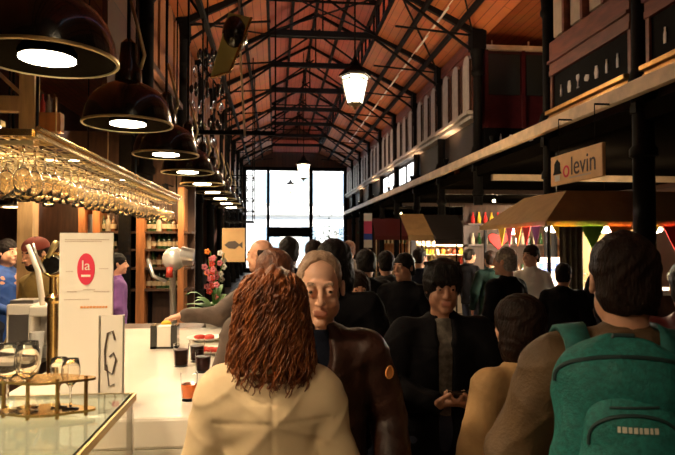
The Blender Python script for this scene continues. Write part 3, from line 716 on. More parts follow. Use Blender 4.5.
for si, z in enumerate(shz):
    for k, px in enumerate(range(106, 182, 5)):
        if 120 < px < 149 or (si == 0 and px < 150): continue
        c_ = rnd.choice(list(bt)); o = bt[c_]
        if c_ in used: o = copy_tree(o)
        used.add(c_); o.location = (P(px + rnd.uniform(-.6, .6), 0, SY + .1).x, SY + .1, z); o.scale = (1, 1, rnd.uniform(.72, .8))
        col = {'bottle_green': 'green', 'bottle_brown': 'brown', 'bottle_clear': 'pale'}[c_]
        tag(o, f'{col} bottle on the {["lowest","second","third","top"][si]} back shelf, {ORD[k]} place from the left end', 'bottle', 'bottles on the back shelves')
for k, px in enumerate((70, 110, 165)):
    q_ = P(px, 206, SY - .3)
    t = thing('shelf_spotlight', f'small warm spotlight over the back shelving, {ORD[k]} from the left', 'light', (q_.x, q_.y, 2.32), 0, 'spotlights over the back shelving')
    MB().lathe([(.0, .1), (.04, .1), (.05, 0), (.045, 0)], 12, opened=True).build('shade', 'iron', t); MB().ball((0, 0, .02), .03).build('bulb', 'bulb_soft', t)
    MB().tube([(0, 0, .1), (0, .6, .12)], .01).build('arm', 'iron', t)
    lamp('shelf_glow', 'POINT', (0, -.08, -.08), 9, WARM, .06, parent=t)
# silver dome machine
p_ = P(170, 318, 4.3)
t = thing('draught_dome', 'silver domed drink dispenser with a red handle behind the bar', 'dispenser', (p_.x, 4.45, 0))
zc = P(168, 259, 4.4).z
MB().ball((0, 0, zc), (.085, .09, .085), 24, 14).build('dome', 'chrome_white', t, smooth=True)
MB().tube([(.05, 0, zc + .02), (.14, 0, zc + .01)], [.07, .06], 16).build('barrel', 'steel', t, smooth=2)
MB().tube([(-.0, 0, zc - .06), (-.01, 0, zc - .12), (.0, 0, .95)], .022, 12).build('stand', 'steel', t)
MB().tube([(-.02, -.06, zc - .06), (-.02, -.07, zc - .13)], [.02, .026], 12).build('handle', 'red_stuff', t, smooth=True)
MB().tube([(-.18, -.02, zc + .0), (-.14, -.04, zc - .12), (-.05, -.05, zc - .16)], .014, 10).build('tap_arm', 'steel', t, smooth=True)
tag(MB().box((-1.35, 4.15, 0), (-.6, 5.4, .95)).build('ice_counter', 'darkwood', bevel=.01), 'dark low counter carrying the dispenser and plants past the white bar', 'counter')
# flower arrangement
p_ = P(213, 300, 4.5)
t = thing('flower_vase', 'vase of pink orchids with broad green leaves at the end of the bar', 'flowers', (p_.x, 4.6, .95))
MB().lathe([(0, 0), (.05, 0), (.07, .12), (.045, .2), (.04, .2), (.06, .12), (0, .02)], 20).build('vase', 'pot', t, smooth=2)
st = MB(); fl = MB(); lf = MB()
for k in range(6):
    a = rnd.uniform(0, 6.28); r = rnd.uniform(.02, .11); h = rnd.uniform(.42, .64)
    tip = Vector((r * math.cos(a), r * math.sin(a), h)); st.tube([(0, 0, .15), tip * .6 + Vector((0, 0, .08)), tip], .004, 6)
    for q in range(5):
        c = tip + Vector((rnd.uniform(-.03, .03), rnd.uniform(-.03, .03), -.05 * q + rnd.uniform(-.01, .01)))
        fl = MB()
        for pet in range(5):
            an = 2 * PI * pet / 5; fl.ball(c + Vector((.014 * math.cos(an), -.004, .014 * math.sin(an))), (.011, .005, .011), 6, 5)
        fl.build('blossom', ['petal', 'white_cloth', 'petal', 'red_stuff', 'flag_orange'][k % 5], t, smooth=True)
for k in range(14):
    a = rnd.uniform(0, 6.28); L2 = rnd.uniform(.14, .24); up = rnd.uniform(.02, .2)
    d = Vector((math.cos(a), math.sin(a), 0)); n_ = Vector((-d.y, d.x, 0)); b0 = Vector((0, 0, .18)); v = []
    for j in range(6):
        s_ = j / 5; c = b0 + d * L2 * s_ + Vector((0, 0, up * math.sin(s_ * 2.2))); w_ = .032 * math.sin(PI * min(.98, s_ * .9 + .08))
        v += [c + n_ * w_, c - n_ * w_ + Vector((0, 0, .004))]
    lf.add(v, [(2 * j, 2 * j + 1, 2 * j + 3, 2 * j + 2) for j in range(5)])
st.build('stems', 'leaf', t); lf.build('leaves', 'leaf', t, smooth=True)
# tan hanging sign with fish drawing
a = P(222, 262, 7.5); b = P(245, 228, 7.5)
t = thing('drawing_sign', 'tan hanging board with a brown fish drawing past the flowers', 'sign', ((a.x + b.x) / 2, 7.5, a.z))
w_ = (b.x - a.x) / 2; h_ = b.z - a.z
MB().box((-w_, -.01, 0), (w_, .01, h_)).build('board', 'sign_wood', t)
MB().prism([(-.11, h_ * .5), (-.06, h_ * .6), (.02, h_ * .62), (.07, h_ * .52), (.11, h_ * .6), (.11, h_ * .4), (.07, h_ * .48), (.02, h_ * .38), (-.06, h_ * .4)], .006, Matrix.Translation((0, -.012, 0))).build('drawing', 'ink', t)
MB().tube([(-w_ * .8, 0, h_), (-w_ * .8, 0, 1.6)], .004).tube([(w_ * .8, 0, h_), (w_ * .8, 0, 1.6)], .004).build('wires', 'iron', t)
tag(MB().bar((-1.8, 7.5, a.z + 1.6), (.0, 7.5, a.z + 1.6), .05).bar((0, 7.5, a.z + 1.6), (0, 7.5, 6.8), .02).build('sign_bar', 'iron'), 'iron bar the tan fish board hangs from', 'bar')
# items on the bar
def tumbler(px, py, Y, lab, drink, h=.1, r=.035, fill=.75):
    q = P(px, py, Y)
    t = thing('tumbler', lab, 'glass', (q.x, Y, BZ), 0, 'drinks on the white bar')
    MB().lathe([(0, 0), (r * .85, 0), (r, h), (r * .95, h), (r * .8, .008), (0, .008)], 20).build('glass', 'clear_glass', t, smooth=2)
    MB().lathe([(0, .01), (r * .78, .01), (r * .9, h * fill), (0, h * fill)], 20).build('drink', drink, t, smooth=2)
def YB(py): return .55 * 600 / (py - 243)
tumbler(181, 368, 2.75, 'tumbler of dark cola beside the napkin holder on the bar', 'cola')
tumbler(197, 362, 2.85, 'dark drink close to the woman\'s sleeve on the bar', 'cola')
tumbler(189, 402, 2.16, 'tumbler of orange-red drink nearest to the camera on the bar', 'orange_drink', .095, .03, .6)
tumbler(203, 372, 2.62, 'second cola tumbler just behind the woman\'s elbow', 'cola', .09)
t = thing('napkin_holder', 'dark napkin holder with pale napkins under the reaching hand', 'napkin holder', (P(165, 344, 3.25).x, 3.25, BZ))
MB().box((-.068, -.04, 0), (-.036, .04, .12)).box((.036, -.04, 0), (.068, .04, .12)).box((-.068, -.04, 0), (.068, .04, .01)).build('case', 'black_gloss', t)
MB().box((-.034, -.036, .01), (.034, .036, .115)).build('napkins', 'tan_cloth' if False else 'paper', t)
t = thing('snack_dish', 'small dish of red snacks topped with yellow beside the reaching hand', 'dish', (P(166, 328, 3.6).x, 3.55, BZ))
MB().lathe([(0, 0), (.04, 0), (.075, .05), (.07, .05), (.036, .01), (0, .01)], 20).build('dish', 'black_gloss', t, smooth=2)
g_ = MB(); g_.ball((0, 0, .055), (.058, .058, .03), 14, 8); g_.build('red_snack', 'red_stuff', t, smooth=True)
MB().ball((.01, 0, .085), (.03, .03, .02), 12, 8).build('topping', 'flag_yellow', t, smooth=True)
for k, (px, py, Y, lab) in enumerate([(212, 350, 3.05, 'white plate of red tapas on the bar behind the cola'), (205, 338, 3.45, 'white crumpled-looking plate farther along the bar')]):
    q = P(px, py, Y); t = thing('plate', lab, 'plate', (q.x, Y, BZ), 0, 'white plates on the bar')
    MB().lathe([(0, 0), (.05, 0), (.1, .02), (.1, .024), (.05, .008), (0, .008)], 28).build('rim_and_well', 'white_paint', t, smooth=2)
    g_ = MB()
    for j in range(4): g_.ball((rnd.uniform(-.04, .04), rnd.uniform(-.04, .04), .022), (.03, .014, .014), 9, 6)
    g_.build('tapas', 'red_stuff', t, smooth=True)
p_ = P(118, 372, 2.4)
tag(MB().lathe([(0, 0), (.02, 0), (.024, .05), (.02, .055), (0, .055)], 14).build('candle_cup', 'white_paint', loc=(-.53, 2.1, BZ), smooth=2), 'small white candle cup by the corner of the glass counter', 'cup')
# ================================================================== RIGHT STALLS
def pitched_canopy(name, lab, x0, x1, y0, y1, z0, z1, mt, ins=.5):
    t = thing(name, lab, 'canopy', ((x0 + x1) / 2, (y0 + y1) / 2, 0))
    w_, d_ = (x1 - x0) / 2, (y1 - y0) / 2
    v = [(-w_, -d_, z0), (w_, -d_, z0), (w_, d_, z0), (-w_, d_, z0), (-w_ + ins, -d_ + ins, z1), (w_ - ins, -d_ + ins, z1), (w_ - ins, d_ - ins, z1), (-w_ + ins, d_ - ins, z1)]
    MB().add(v, [(0, 1, 5, 4), (1, 2, 6, 5), (2, 3, 7, 6), (3, 0, 4, 7), (4, 5, 6, 7)] + [(3, 2, 1, 0)]).build('roof_cloth', mt, t)
    m = MB().box((-w_, -d_ - .01, z0 - .06), (w_, -d_ + .01, z0)).box((-w_ - .01, -d_, z0 - .06), (-w_ + .01, d_, z0)).box((w_ - .01, -d_, z0 - .06), (w_ + .01, d_, z0))
    m.build('valance', mt, t)
    for sx in (-1, 1):
        for sy in (-1, 1): MB().tube([(sx * (w_ - .06), sy * (d_ - .06), 0), (sx * (w_ - .06), sy * (d_ - .06), z0)], .025).build('pole', 'iron', t)
    return t
KX0, KX1, KY0, KY1 = 3.12, 5.7, 6.65, 8.9
kz = P(600, 221, KY0).z
t = pitched_canopy('stall_canopy', 'tan cloth canopy of the wine stall on the right', KX0, KX1, KY0, KY1, kz, P(600, 191, KY0 + .5).z, 'canopy_tan')
t = thing('stall_counter', 'lit white counter of the wine stall under the tan canopy', 'counter', ((KX0 + KX1) / 2, (KY0 + KY1) / 2, 0))
MB().box((-1.2, -1.0, 1.02), (1.2, -.5, 1.08)).box((-1.2, -1.0, 1.02), (-.75, 1.0, 1.08)).build('top', 'counter_white', t)
MB().box((-1.15, -.95, 0), (1.15, -.55, 1.02)).box((-1.15, -.95, 0), (-.8, .95, 1.02)).build('base', 'darkwood', t)
MB().box((.2, .8, 0), (1.2, 1.0, 1.85)).build('back_cabinet', 'tanwood', t)
for k in range(4):
    q = [(3.35, 6.95), (4.1, 7.1), (4.75, 7.1), (3.4, 8.3)][k]
    b_ = thing('stall_bulb', ['bare bulb at the corner of the tan canopy', 'bright bulb above the backpacker\'s head under the tan canopy', 'rightmost bright bulb under the tan canopy', 'far bulb under the left edge of the tan canopy'][k], 'light bulb', (q[0], q[1], kz - .03), 0, 'bulbs under the tan canopy')
    MB().ball((0, 0, -.06), (.1, .08, .04)).build('bulb', 'bulb', b_, smooth=True); MB().tube([(0, 0, -.02), (0, 0, .03)], .02).build('socket', 'iron', b_)
    lamp('stall_glow', 'POINT', (0, 0, -.16), K_STALL, SOFT, .05, parent=b_)
# bunting
def pennant(p, col, lab, w_=.13, h_=.2, along='x'):
    m = MB().prism([(-w_, 0), (w_, 0), (0, -h_)], .006, RXP if along == 'y' else None)
    tag(m.build('pennant', 'flag_' + col, loc=p), lab, 'pennant', 'bunting along the tan canopy')
cols = ['pink', 'red', 'purple', 'yellow', 'pink', 'orange', 'red', 'purple']
for k, c_ in enumerate(cols):
    if k < 3: continue
    pennant((KX0 - .03, KY1 - .15 - k * .27, kz - .06), c_, f'{c_} pennant on the aisle side of the tan canopy, {ORD[k-3]} from its far end', .12, .24, 'y')
for k, c_ in enumerate(['yellow', 'green', 'orange', 'yellow', 'red', 'green', 'yellow']):
    pennant((KX0 + .2 + k * .34, KY0 - .04, kz - .06), c_, f'{c_} pennant on the front of the tan canopy, {ORD[k]} from its left corner', .15, .28)
p_ = P(498, 240, 8.25)
hp = [(0, -.14)] + [(.13 * math.sin(a) ** 3 * 1.1, .13 * (13 * math.cos(a) - 5 * math.cos(2 * a) - 2 * math.cos(3 * a)) / 16) for a in [PI - 2 * PI * k / 30 for k in range(1, 30)]]
t = thing('red_heart', 'red heart ornament hanging at the left end of the bunting', 'ornament', p_)
MB().prism(hp, .03).build('heart', 'flag_red', t); MB().tube([(0, 0, .06), (0, 0, kz - p_.z)], .004).build('string', 'iron', t)
# dark curtain at the stall corner
cu = MB(); pts = [(x / 20 * .28, .03 * math.sin(x * 1.3)) for x in range(21)]
v = [(x - .14, y, z) for z in (.0, kz - .08) for x, y in pts] + [(x - .14, y + .015, z) for z in (.0, kz - .08) for x, y in pts]
cu.add(v, [(k, k + 1, 22 + k, 21 + k) for k in range(20)] + [(42 + k + 1, 42 + k, 63 + k, 64 + k) for k in range(20)])
q = P(574, 250, 6.5)
tag(cu.build('curtain', 'curtain', loc=(q.x, 6.55, 0.01)), 'dark olive curtain hanging at the near corner of the wine stall', 'curtain')
# signboard white/navy
q = P(547, 270, 7.6)
t = thing('price_board', 'white board with a navy band behind the vendor', 'sign', (q.x, 7.55, 1.081))
MB().box((-.17, -.01, 0), (.17, .01, .38)).build('board', 'white_cloth', t); MB().box((-.14, -.014, .2), (.14, -.01, .31)).build('band', 'flag_blue', t)
l = MB(); 
for z in (.24, .26, .28): l.box((-.08, -.017, z), (.08, -.014, z + .006))
l.build('lines', 'white_cloth', t)
for k in range(7):
    o = g0.copy(); C.objects.link(o); o.scale = (1, 1, 1); o.location = (3.5 + .22 * k + rnd.uniform(-.04, .04), 6.95 + rnd.uniform(-.08, .1), 1.08); o.rotation_euler = (0, 0, 0)
    tag(o, f'stemmed glass standing on the wine stall counter, {ORD[k]} from the left', 'glass', 'glasses on the wine stall counter')
for k in range(8):
    o = copy_tree(bt[['bottle_green', 'bottle_brown'][k % 2]]); o.scale = (1, 1, 1); o.location = (3.25 + .02 * (k % 2), 7.3 + k * .17, 1.08)
    tag(o, f'{["green","brown"][k%2]} wine bottle on the side of the wine stall counter, {ORD[k]} from the front', 'bottle', 'bottles on the wine stall')
# olevin sign
xs = 3.7
ya, yb = P(605, 160, 1).x, 0
def yat(px):
    r = P(px, 200, 1.0).x; return xs / r
yn, yf = yat(604.5), yat(552.5)
zt_ = P(604.5, 142, yn).z; zb_ = P(604.5, 176, yn).z
t = thing('hanging_sign', 'pale wooden sign lettered olevin with a bottle and hat mark', 'sign', (xs, (yn + yf) / 2, zb_))
L2 = (yf - yn) / 2; H2 = zt_ - zb_
MB().box((-.02, -L2, 0), (.02, L2, H2)).build('board', 'sign_wood', t, bevel=.005)
RL = Matrix.Rotation(-PI / 2, 4, 'Z') @ Matrix.Rotation(PI / 2, 4, 'X')   # text readable from -x side, reading towards the camera
text('lettering', 'levin', .33, 'darkwood', Matrix.Translation((-.024, -L2 * .33, H2 * .5)) @ RL, t)
text('lettering_first', 'o', .33, 'paper_red', Matrix.Translation((-.024, L2 * .32, H2 * .46)) @ RL, t)
sl_ = MB(); yy_ = L2 * .2
while yy_ > -L2 * .6: q_ = rnd.uniform(.01, .02); sl_.box((-.024, yy_ - q_, H2 * .14), (-.02, yy_, H2 * .19)); yy_ -= q_ + .008
sl_.build('small_print', 'ink_soft', t)
RY_ = Matrix.Rotation(-PI / 2, 4, 'Z')
MB().prism([(-.12, .14), (.12, .14), (.085, .18), (.075, .28), (.0, .335), (-.075, .28), (-.085, .18)], .006, Matrix.Translation((-.024, L2 * .7, 0)) @ RY_).build('hat_mark', 'iron', t)
MB().prism([(-.06, .05), (.06, .05), (.075, .13), (-.075, .13)], .006, Matrix.Translation((-.024, L2 * .7, 0)) @ RY_).build('glass_mark', 'white_sil', t)
MB().tube([(0, L2 * .7, H2), (0, L2 * .7, 3.26 - zb_)], .006).tube([(0, -L2 * .7, H2), (0, -L2 * .7, 3.26 - zb_)], .006).bar((0, -L2 * .7, 3.27 - zb_), (.2, -L2 * .7, 3.27 - zb_), .02).bar((0, L2 * .7, 3.27 - zb_), (.2, L2 * .7, 3.27 - zb_), .02).build('hangers', 'iron', t)
# second stall: black + tan awning with lit shelves
SY2 = 12.5
def slope_awning(name, lab, a, b, ztop, zbot, y, depth, mt, group=None):
    t = thing(name, lab, 'awning', ((a + b) / 2, y, 0), 0, group); w_ = (b - a) / 2
    MB().add([(-w_, 0, zbot), (w_, 0, zbot), (w_, depth, ztop), (-w_, depth, ztop), (-w_, 0, zbot + .02), (w_, 0, zbot + .02), (w_, depth, ztop + .02), (-w_, depth, ztop + .02)],
        [(0, 3, 2, 1), (4, 5, 6, 7), (0, 1, 5, 4), (1, 2, 6, 5), (2, 3, 7, 6), (3, 0, 4, 7)]).box((-w_, -.01, zbot - .1), (w_, .01, zbot + .02)).build('cloth', mt, t)
    for x in (-w_ + .03, w_ - .03):
        MB().tube([(x, .03, 0), (x, .03, zbot)], .018).build('pole', 'beam_pale', t)
        MB().tube([(x, depth, 0), (x, depth, ztop)], .018).build('rear_pole', 'iron', t)
    return t
xa_, xm, xb_ = P(408, 0, SY2).x, P(434, 0, SY2).x, P(469, 0, SY2).x
slope_awning('stall_awning', 'black awning over the bright shelves beyond the phone man', xm, xb_, P(0, 214, SY2).z + .05, P(450, 240, SY2).z, SY2, .9, 'canopy_black')
slope_awning('stall_awning', 'tan awning left of the black awning', xa_, xm - .02, P(0, 213, SY2).z + .05, P(420, 236, SY2).z, SY2 + .05, .9, 'canopy_tan')
sx0, sx1 = P(414, 0, SY2 + 1.5).x, P(470, 0, SY2 + 1.5).x
t = thing('lit_shelving', 'brightly lit shelves of goods under the black awning', 'shelving', ((sx0 + sx1) / 2, SY2 + 1.5, 0))
w_ = (sx1 - sx0) / 2
MB().box((-w_, .2, 0), (w_, .25, 1.72)).build('back_panel', 'tanwood', t)
MB().box((-w_ - .03, -.2, 0), (-w_, .25, 1.72)).box((w_, -.2, 0), (w_ + .03, .25, 1.72)).box((-w_, -.2, 1.69), (w_, -.16, 1.72)).build('white_frame', 'white_paint', t)
for z in (.9, 1.15, 1.38, 1.6): MB().box((-w_, -.1, z - .02), (w_, .2, z)).build('shelf', 'white_paint', t)
MB().box((-w_, -.15, 0), (w_, .2, .88)).build('cabinet', 'white_paint', t)
MB().box((-w_, .1, 1.66), (w_, .16, 1.69)).build('strip_light', 'bulb_soft', t)
lamp('shelf_strip', 'AREA', (0, -.12, 1.66), 22, WARM2, parent=t, size=(1.0, .1), rot=(math.radians(20), 0, 0))
for j, z in enumerate((.9, 1.15, 1.38, 1.6)):
    for k in range(9):
        c_ = rnd.choice(['flag_yellow', 'flag_orange', 'label_cream', 'red_stuff', 'white_cloth', 'bottle_brown'])
        nm_ = {'flag_yellow': 'yellow', 'flag_orange': 'orange', 'label_cream': 'cream', 'red_stuff': 'red', 'white_cloth': 'white', 'bottle_brown': 'brown'}[c_]
        tag(MB().lathe([(0, 0), (.045, 0), (.05, .02), (.05, .1), (.03, .13), (.035, .15), (0, .15)], 10).build('jar', c_, loc=((sx0 + sx1) / 2 - w_ + .12 + k * (2 * w_ - .24) / 8, SY2 + 1.5, z), smooth=2),
            f'{nm_} jar on the {["lowest","second","third","top"][j]} lit shelf under the black awning, {ORD[k]} from the left', 'jar', 'jars on the lit shelves')
xa_, xb_ = P(375, 0, 17.6).x, P(409, 0, 17.6).x
slope_awning('stall_awning', 'dark red awning farther down the right side of the aisle', xa_, xb_, P(0, 217, 17.6).z, P(0, 236, 17.6).z, 17.6, .6, 'canopy_red')
p_ = P(368, 248, 19)
t = thing('banner_sign', 'pink, white and blue upright banner beside the dark red awning', 'banner', (p_.x, 19, 0))
for z0, z1, c_ in ((1.5, 1.75, 'white_cloth'), (1.75, 1.95, 'flag_blue'), (1.95, 2.35, 'flag_pink'), (2.35, 2.6, 'white_cloth')): MB().box((-.13, -.01, z0), (.13, .01, z1)).build('band', c_, t)
MB().tube([(0, .03, 0), (0, .03, 2.6)], .015).build('pole', 'steel', t)
# deeper right aisle: counters, bulbs, glazed shelves
for i, (x, y) in enumerate([(6.6, 10.2), (6.2, 16.5), (7.5, 13), (6.4, 21), (8, 18), (5.2, 24.5), (5.4, 18.2), (4.4, 9.3), (4.9, 9.2)]):
    q = rnd.uniform(2.2, 2.9)
    t = thing('aisle_lamp', f'small white globe lamp in the right side aisle, {ORD[i]} in the row', 'lamp', (x, y, q), 0, 'globe lamps in the side aisle')
    MB().ball((0, 0, 0), .045).build('globe', 'bulb_soft', t, smooth=True); MB().tube([(0, 0, .04), (0, 0, 3.1 - q)], .01).build('cord', 'iron', t)
    lamp('aisle_glow', 'POINT', (0, 0, -.14), 14, WARM2, .08, parent=t)
for i, (x, y, w_, d_) in enumerate([(6.3, 10.8, 1.6, .5), (5.7, 17, 1.4, .6), (7.6, 14, 1.5, .5), (5.6, 21.5, 1.4, .6), (5.1, 25, 1.2, .6), (3.95, 9.75, 1.5, .5)]):
    t = thing('market_cabinet', f'wooden market cabinet with goods in the right side aisle, {ORD[i]} in depth', 'cabinet', (x, y, 0), 0, 'cabinets in the side aisle')
    MB().box((-w_ / 2, -d_ / 2, 0), (w_ / 2, d_ / 2, 1.05)).build('body', 'tanwood', t, bevel=.01)
    MB().box((-w_ / 2 - .03, -d_ / 2 - .03, 1.05), (w_ / 2 + .03, d_ / 2 + .03, 1.1)).build('worktop', 'white_paint', t)
    MB().box((-w_ / 2, d_ / 2 - .05, 1.1), (w_ / 2, d_ / 2, 2.3)).box((-w_ / 2, d_ / 2 - .3, 1.6), (w_ / 2, d_ / 2, 1.63)).box((-w_ / 2, d_ / 2 - .3, 1.95), (w_ / 2, d_ / 2, 1.98)).build('back_shelves', ['orangewood', 'darkwood'][i % 2 if i < 5 else 1], t)
    g_ = {}
    for j in range(24):
        c_ = ['flag_red', 'label_cream', 'flag_yellow', 'bottle_green'][j % 4]; g_.setdefault(c_, MB()).lathe([(0, 0), (.032, 0), (.032, .1), (.014, .14), (.014, .19), (0, .19)], 8, (-w_ / 2 + .12 + (j // 2) * (w_ - .2) / 12, d_ / 2 - .18, 1.63 if j % 2 else 1.98))
    for c_, m_ in g_.items(): m_.build('goods', c_, t)['kind'] = 'stuff'
# plant by the far glass wall, right
p_ = P(330, 243, 32.3)
t = thing('potted_plant', 'bushy green plant before the glass end wall at the right', 'plant', (p_.x, 32.5, 0))
MB().lathe([(0, 0), (.25, 0), (.35, .6), (.3, .6), (0, .55)], 16).build('pot', 'pot', t)
MB().tube([(0, 0, .5), (.05, 0, 1.4), (0, 0, 2.0)], .04).build('stem', 'darkwood', t)
lf = MB()
for k in range(420):
    c = Vector((rnd.gauss(0, .45), rnd.gauss(0, .3), 2.1 + rnd.gauss(0, .33))); d = Vector((rnd.uniform(-1, 1), rnd.uniform(-1, 1), rnd.uniform(-.6, .6))).normalized() * .13; n_ = d.cross(Vector((0, .3, 1))).normalized() * .05
    lf.add([c, c + d * .5 + n_, c + d, c + d * .5 - n_], [(0, 1, 2, 3)])
lf.build('leaves', 'leaf_dark', t)
# ================================================================== PEOPLE
class SDF:
    def __init__(s, lo, hi, h):
        s.lo = np.array(lo, float); s.h = h; s.n = [int(math.ceil((hi[i] - lo[i]) / h)) + 1 for i in range(3)]
        s.ax = [s.lo[i] + h * np.arange(s.n[i]) for i in range(3)]; s.d = np.full(s.n, .3, np.float32); s.M = Matrix.Identity(4)
    def reg(s, lo, hi, m):
        sl = []
        for i in range(3):
            a = int(max(0, math.floor((lo[i] - m - s.lo[i]) / s.h))); b = int(min(s.n[i], math.ceil((hi[i] + m - s.lo[i]) / s.h) + 1))
            if b <= a: return None, None
            sl.append(slice(a, b))
        g = [s.ax[0][sl[0]][:, None, None], s.ax[1][sl[1]][None, :, None], s.ax[2][sl[2]][None, None, :]]
        return tuple(sl), g
    def mix(s, sl, p, k, sub):
        d = s.d[sl]; p = p.astype(np.float32)
        if sub:
            q = -p; r = np.maximum(d, q)
            if k: h = np.maximum(k - np.abs(d - q), 0) / k; r = r + h * h * k * .25
        else:
            r = np.minimum(d, p)
            if k: h = np.maximum(k - np.abs(d - p), 0) / k; r = r - h * h * k * .25
        s.d[sl] = r
    def cap(s, a, b, ra, rb=None, k=.02, sub=False, sc=None):
        rb = ra if rb is None else rb; a = s.M @ Vector(a); b = s.M @ Vector(b); r = max(ra, rb); m = k + 2.5 * s.h
        c = sc or (1, 1, 1); sl, g = s.reg([min(a[i], b[i]) - r * max(1, c[i]) for i in range(3)], [max(a[i], b[i]) + r * max(1, c[i]) for i in range(3)], m)
        if sl is None: return s
        A = [a[i] / c[i] for i in range(3)]; D = [(b[i] - a[i]) / c[i] for i in range(3)]; dd = sum(x * x for x in D) + 1e-9
        q = [g[i] / c[i] - A[i] for i in range(3)]; t = np.clip((q[0] * D[0] + q[1] * D[1] + q[2] * D[2]) / dd, 0, 1)
        p = np.sqrt((q[0] - t * D[0]) ** 2 + (q[1] - t * D[1]) ** 2 + (q[2] - t * D[2]) ** 2) - (ra + (rb - ra) * t)
        s.mix(sl, p * min(c), k, sub); return s
    def ell(s, c, r, k=.02, sub=False, R_=None):
        R3 = s.M.to_3x3() @ (R_ or Matrix.Identity(3)); c = s.M @ Vector(c); m = k + 2.5 * s.h; rm = max(r)
        sl, g = s.reg([c[i] - rm for i in range(3)], [c[i] + rm for i in range(3)], m)
        if sl is None: return s
        q = [g[i] - c[i] for i in range(3)]; l = [q[0] * R3[0][j] + q[1] * R3[1][j] + q[2] * R3[2][j] for j in range(3)]
        k0 = np.sqrt(sum((l[j] / r[j]) ** 2 for j in range(3))); k1 = np.sqrt(sum((l[j] / r[j] ** 2) ** 2 for j in range(3))) + 1e-6
        s.mix(sl, k0 * (k0 - 1) / k1, k, sub); return s
    def cut(s, n, off):
        g = [s.ax[0][:, None, None], s.ax[1][None, :, None], s.ax[2][None, None, :]]
        s.d = np.maximum(s.d, (g[0] * n[0] + g[1] * n[1] + g[2] * n[2] - off).astype(np.float32)); return s
    def disp(s, fn):
        g = [s.ax[0][:, None, None], s.ax[1][None, :, None], s.ax[2][None, None, :]]
        s.d = (s.d + fn(*g)).astype(np.float32); return s
    def mesh(s, scale=1.0):
        d = s.d; d[0] = d[-1] = .3; d[:, 0] = d[:, -1] = .3; d[:, :, 0] = d[:, :, -1] = .3
        neg = d < 0; nx, ny, nz = d.shape
        cnt = np.zeros((nx - 1, ny - 1, nz - 1), np.int8)
        for i in (0, 1):
            for j in (0, 1):
                for k in (0, 1): cnt += neg[i:nx - 1 + i, j:ny - 1 + j, k:nz - 1 + k]
        act = (cnt > 0) & (cnt < 8); I = np.argwhere(act); idx = -np.ones(act.shape, np.int64); idx[act] = np.arange(len(I))
        acc = np.zeros((len(I), 3)); c = np.zeros(len(I)); cor = [(i, j, k) for i in (0, 1) for j in (0, 1) for k in (0, 1)]
        val = {q: d[I[:, 0] + q[0], I[:, 1] + q[1], I[:, 2] + q[2]] for q in cor}
        for a in cor:
            for ax in range(3):
                if a[ax]: continue
                b = list(a); b[ax] = 1; b = tuple(b); va, vb = val[a], val[b]; cr = (va < 0) != (vb < 0)
                t = np.where(cr, va / np.where(cr, va - vb, 1), 0); pt = np.tile(np.array(a, float), (len(I), 1)); pt[:, ax] += t
                acc += pt * cr[:, None]; c += cr
        V = ((acc / c[:, None] + I) * s.h + s.lo) * scale
        F = []
        for ax in range(3):
            b, e = (ax + 1) % 3, (ax + 2) % 3
            s0 = [slice(None)] * 3; s1 = [slice(None)] * 3; s0[ax] = slice(0, -1); s1[ax] = slice(1, None)
            n0, n1 = neg[tuple(s0)], neg[tuple(s1)]; E = np.argwhere(n0 != n1); fl = n0[tuple(E.T)]
            def at(db, de):
                q = E.copy(); q[:, b] -= db; q[:, e] -= de; return idx[tuple(q.T)]
            Q = np.stack([at(1, 1), at(0, 1), at(0, 0), at(1, 0)], 1); Q[~fl] = Q[~fl][:, ::-1]; F.append(Q)
        return V, np.concatenate(F)
def mesh_obj(name, sd, mt, parent=None, scale=1.0, extra=None):
    V, F = sd.mesh(scale); me = bpy.data.meshes.new(name)
    me.vertices.add(len(V)); me.vertices.foreach_set('co', V.astype(np.float32).ravel())
    me.loops.add(F.size); me.loops.foreach_set('vertex_index', F.astype(np.int32).ravel())
    me.polygons.add(len(F)); me.polygons.foreach_set('loop_start', np.arange(0, F.size, 4, dtype=np.int32)); me.polygons.foreach_set('loop_total', np.full(len(F), 4, np.int32))
    me.update(calc_edges=True); me.polygons.foreach_set('use_smooth', [True] * len(F))
    me.materials.append(M[mt])
    if extra:
        cen = V[F].mean(1) / scale; mi = np.zeros(len(F), np.int32)
        for j, (m2, fn) in enumerate(extra): me.materials.append(M[m2]); mi[fn(cen)] = j + 1
        me.polygons.foreach_set('material_index', mi)
    o = bpy.data.objects.new(name, me); C.objects.link(o)
    if parent: o.parent = parent
    return o
def folds(a, f, seed):
    r = np.random.RandomState(seed); ks = r.normal(0, 1, (6, 3)) * f * np.array([1, 1, .55]); ph = r.uniform(0, 6, 6)
    def fn(x, y, z):
        w_ = .25 * np.sin(9 * z + 7 * x + ph[0]); out = 0
        for i in range(6): out = out + np.sin(ks[i, 0] * x + ks[i, 1] * y + ks[i, 2] * z + ph[i] + 3 * w_) ** (1 if i % 2 else 3)
        return out * a / 3
    return fn
V3 = lambda *a: Vector(a)
REST = {-1: dict(E=(-.245, .03, 1.14), W=(-.25, -.06, .9), d=(0, -.15, -1), n=(1, 0, 0), curl=.35),
        1: dict(E=(.245, .03, 1.14), W=(.25, -.06, .9), d=(0, -.15, -1), n=(-1, 0, 0), curl=.35)}
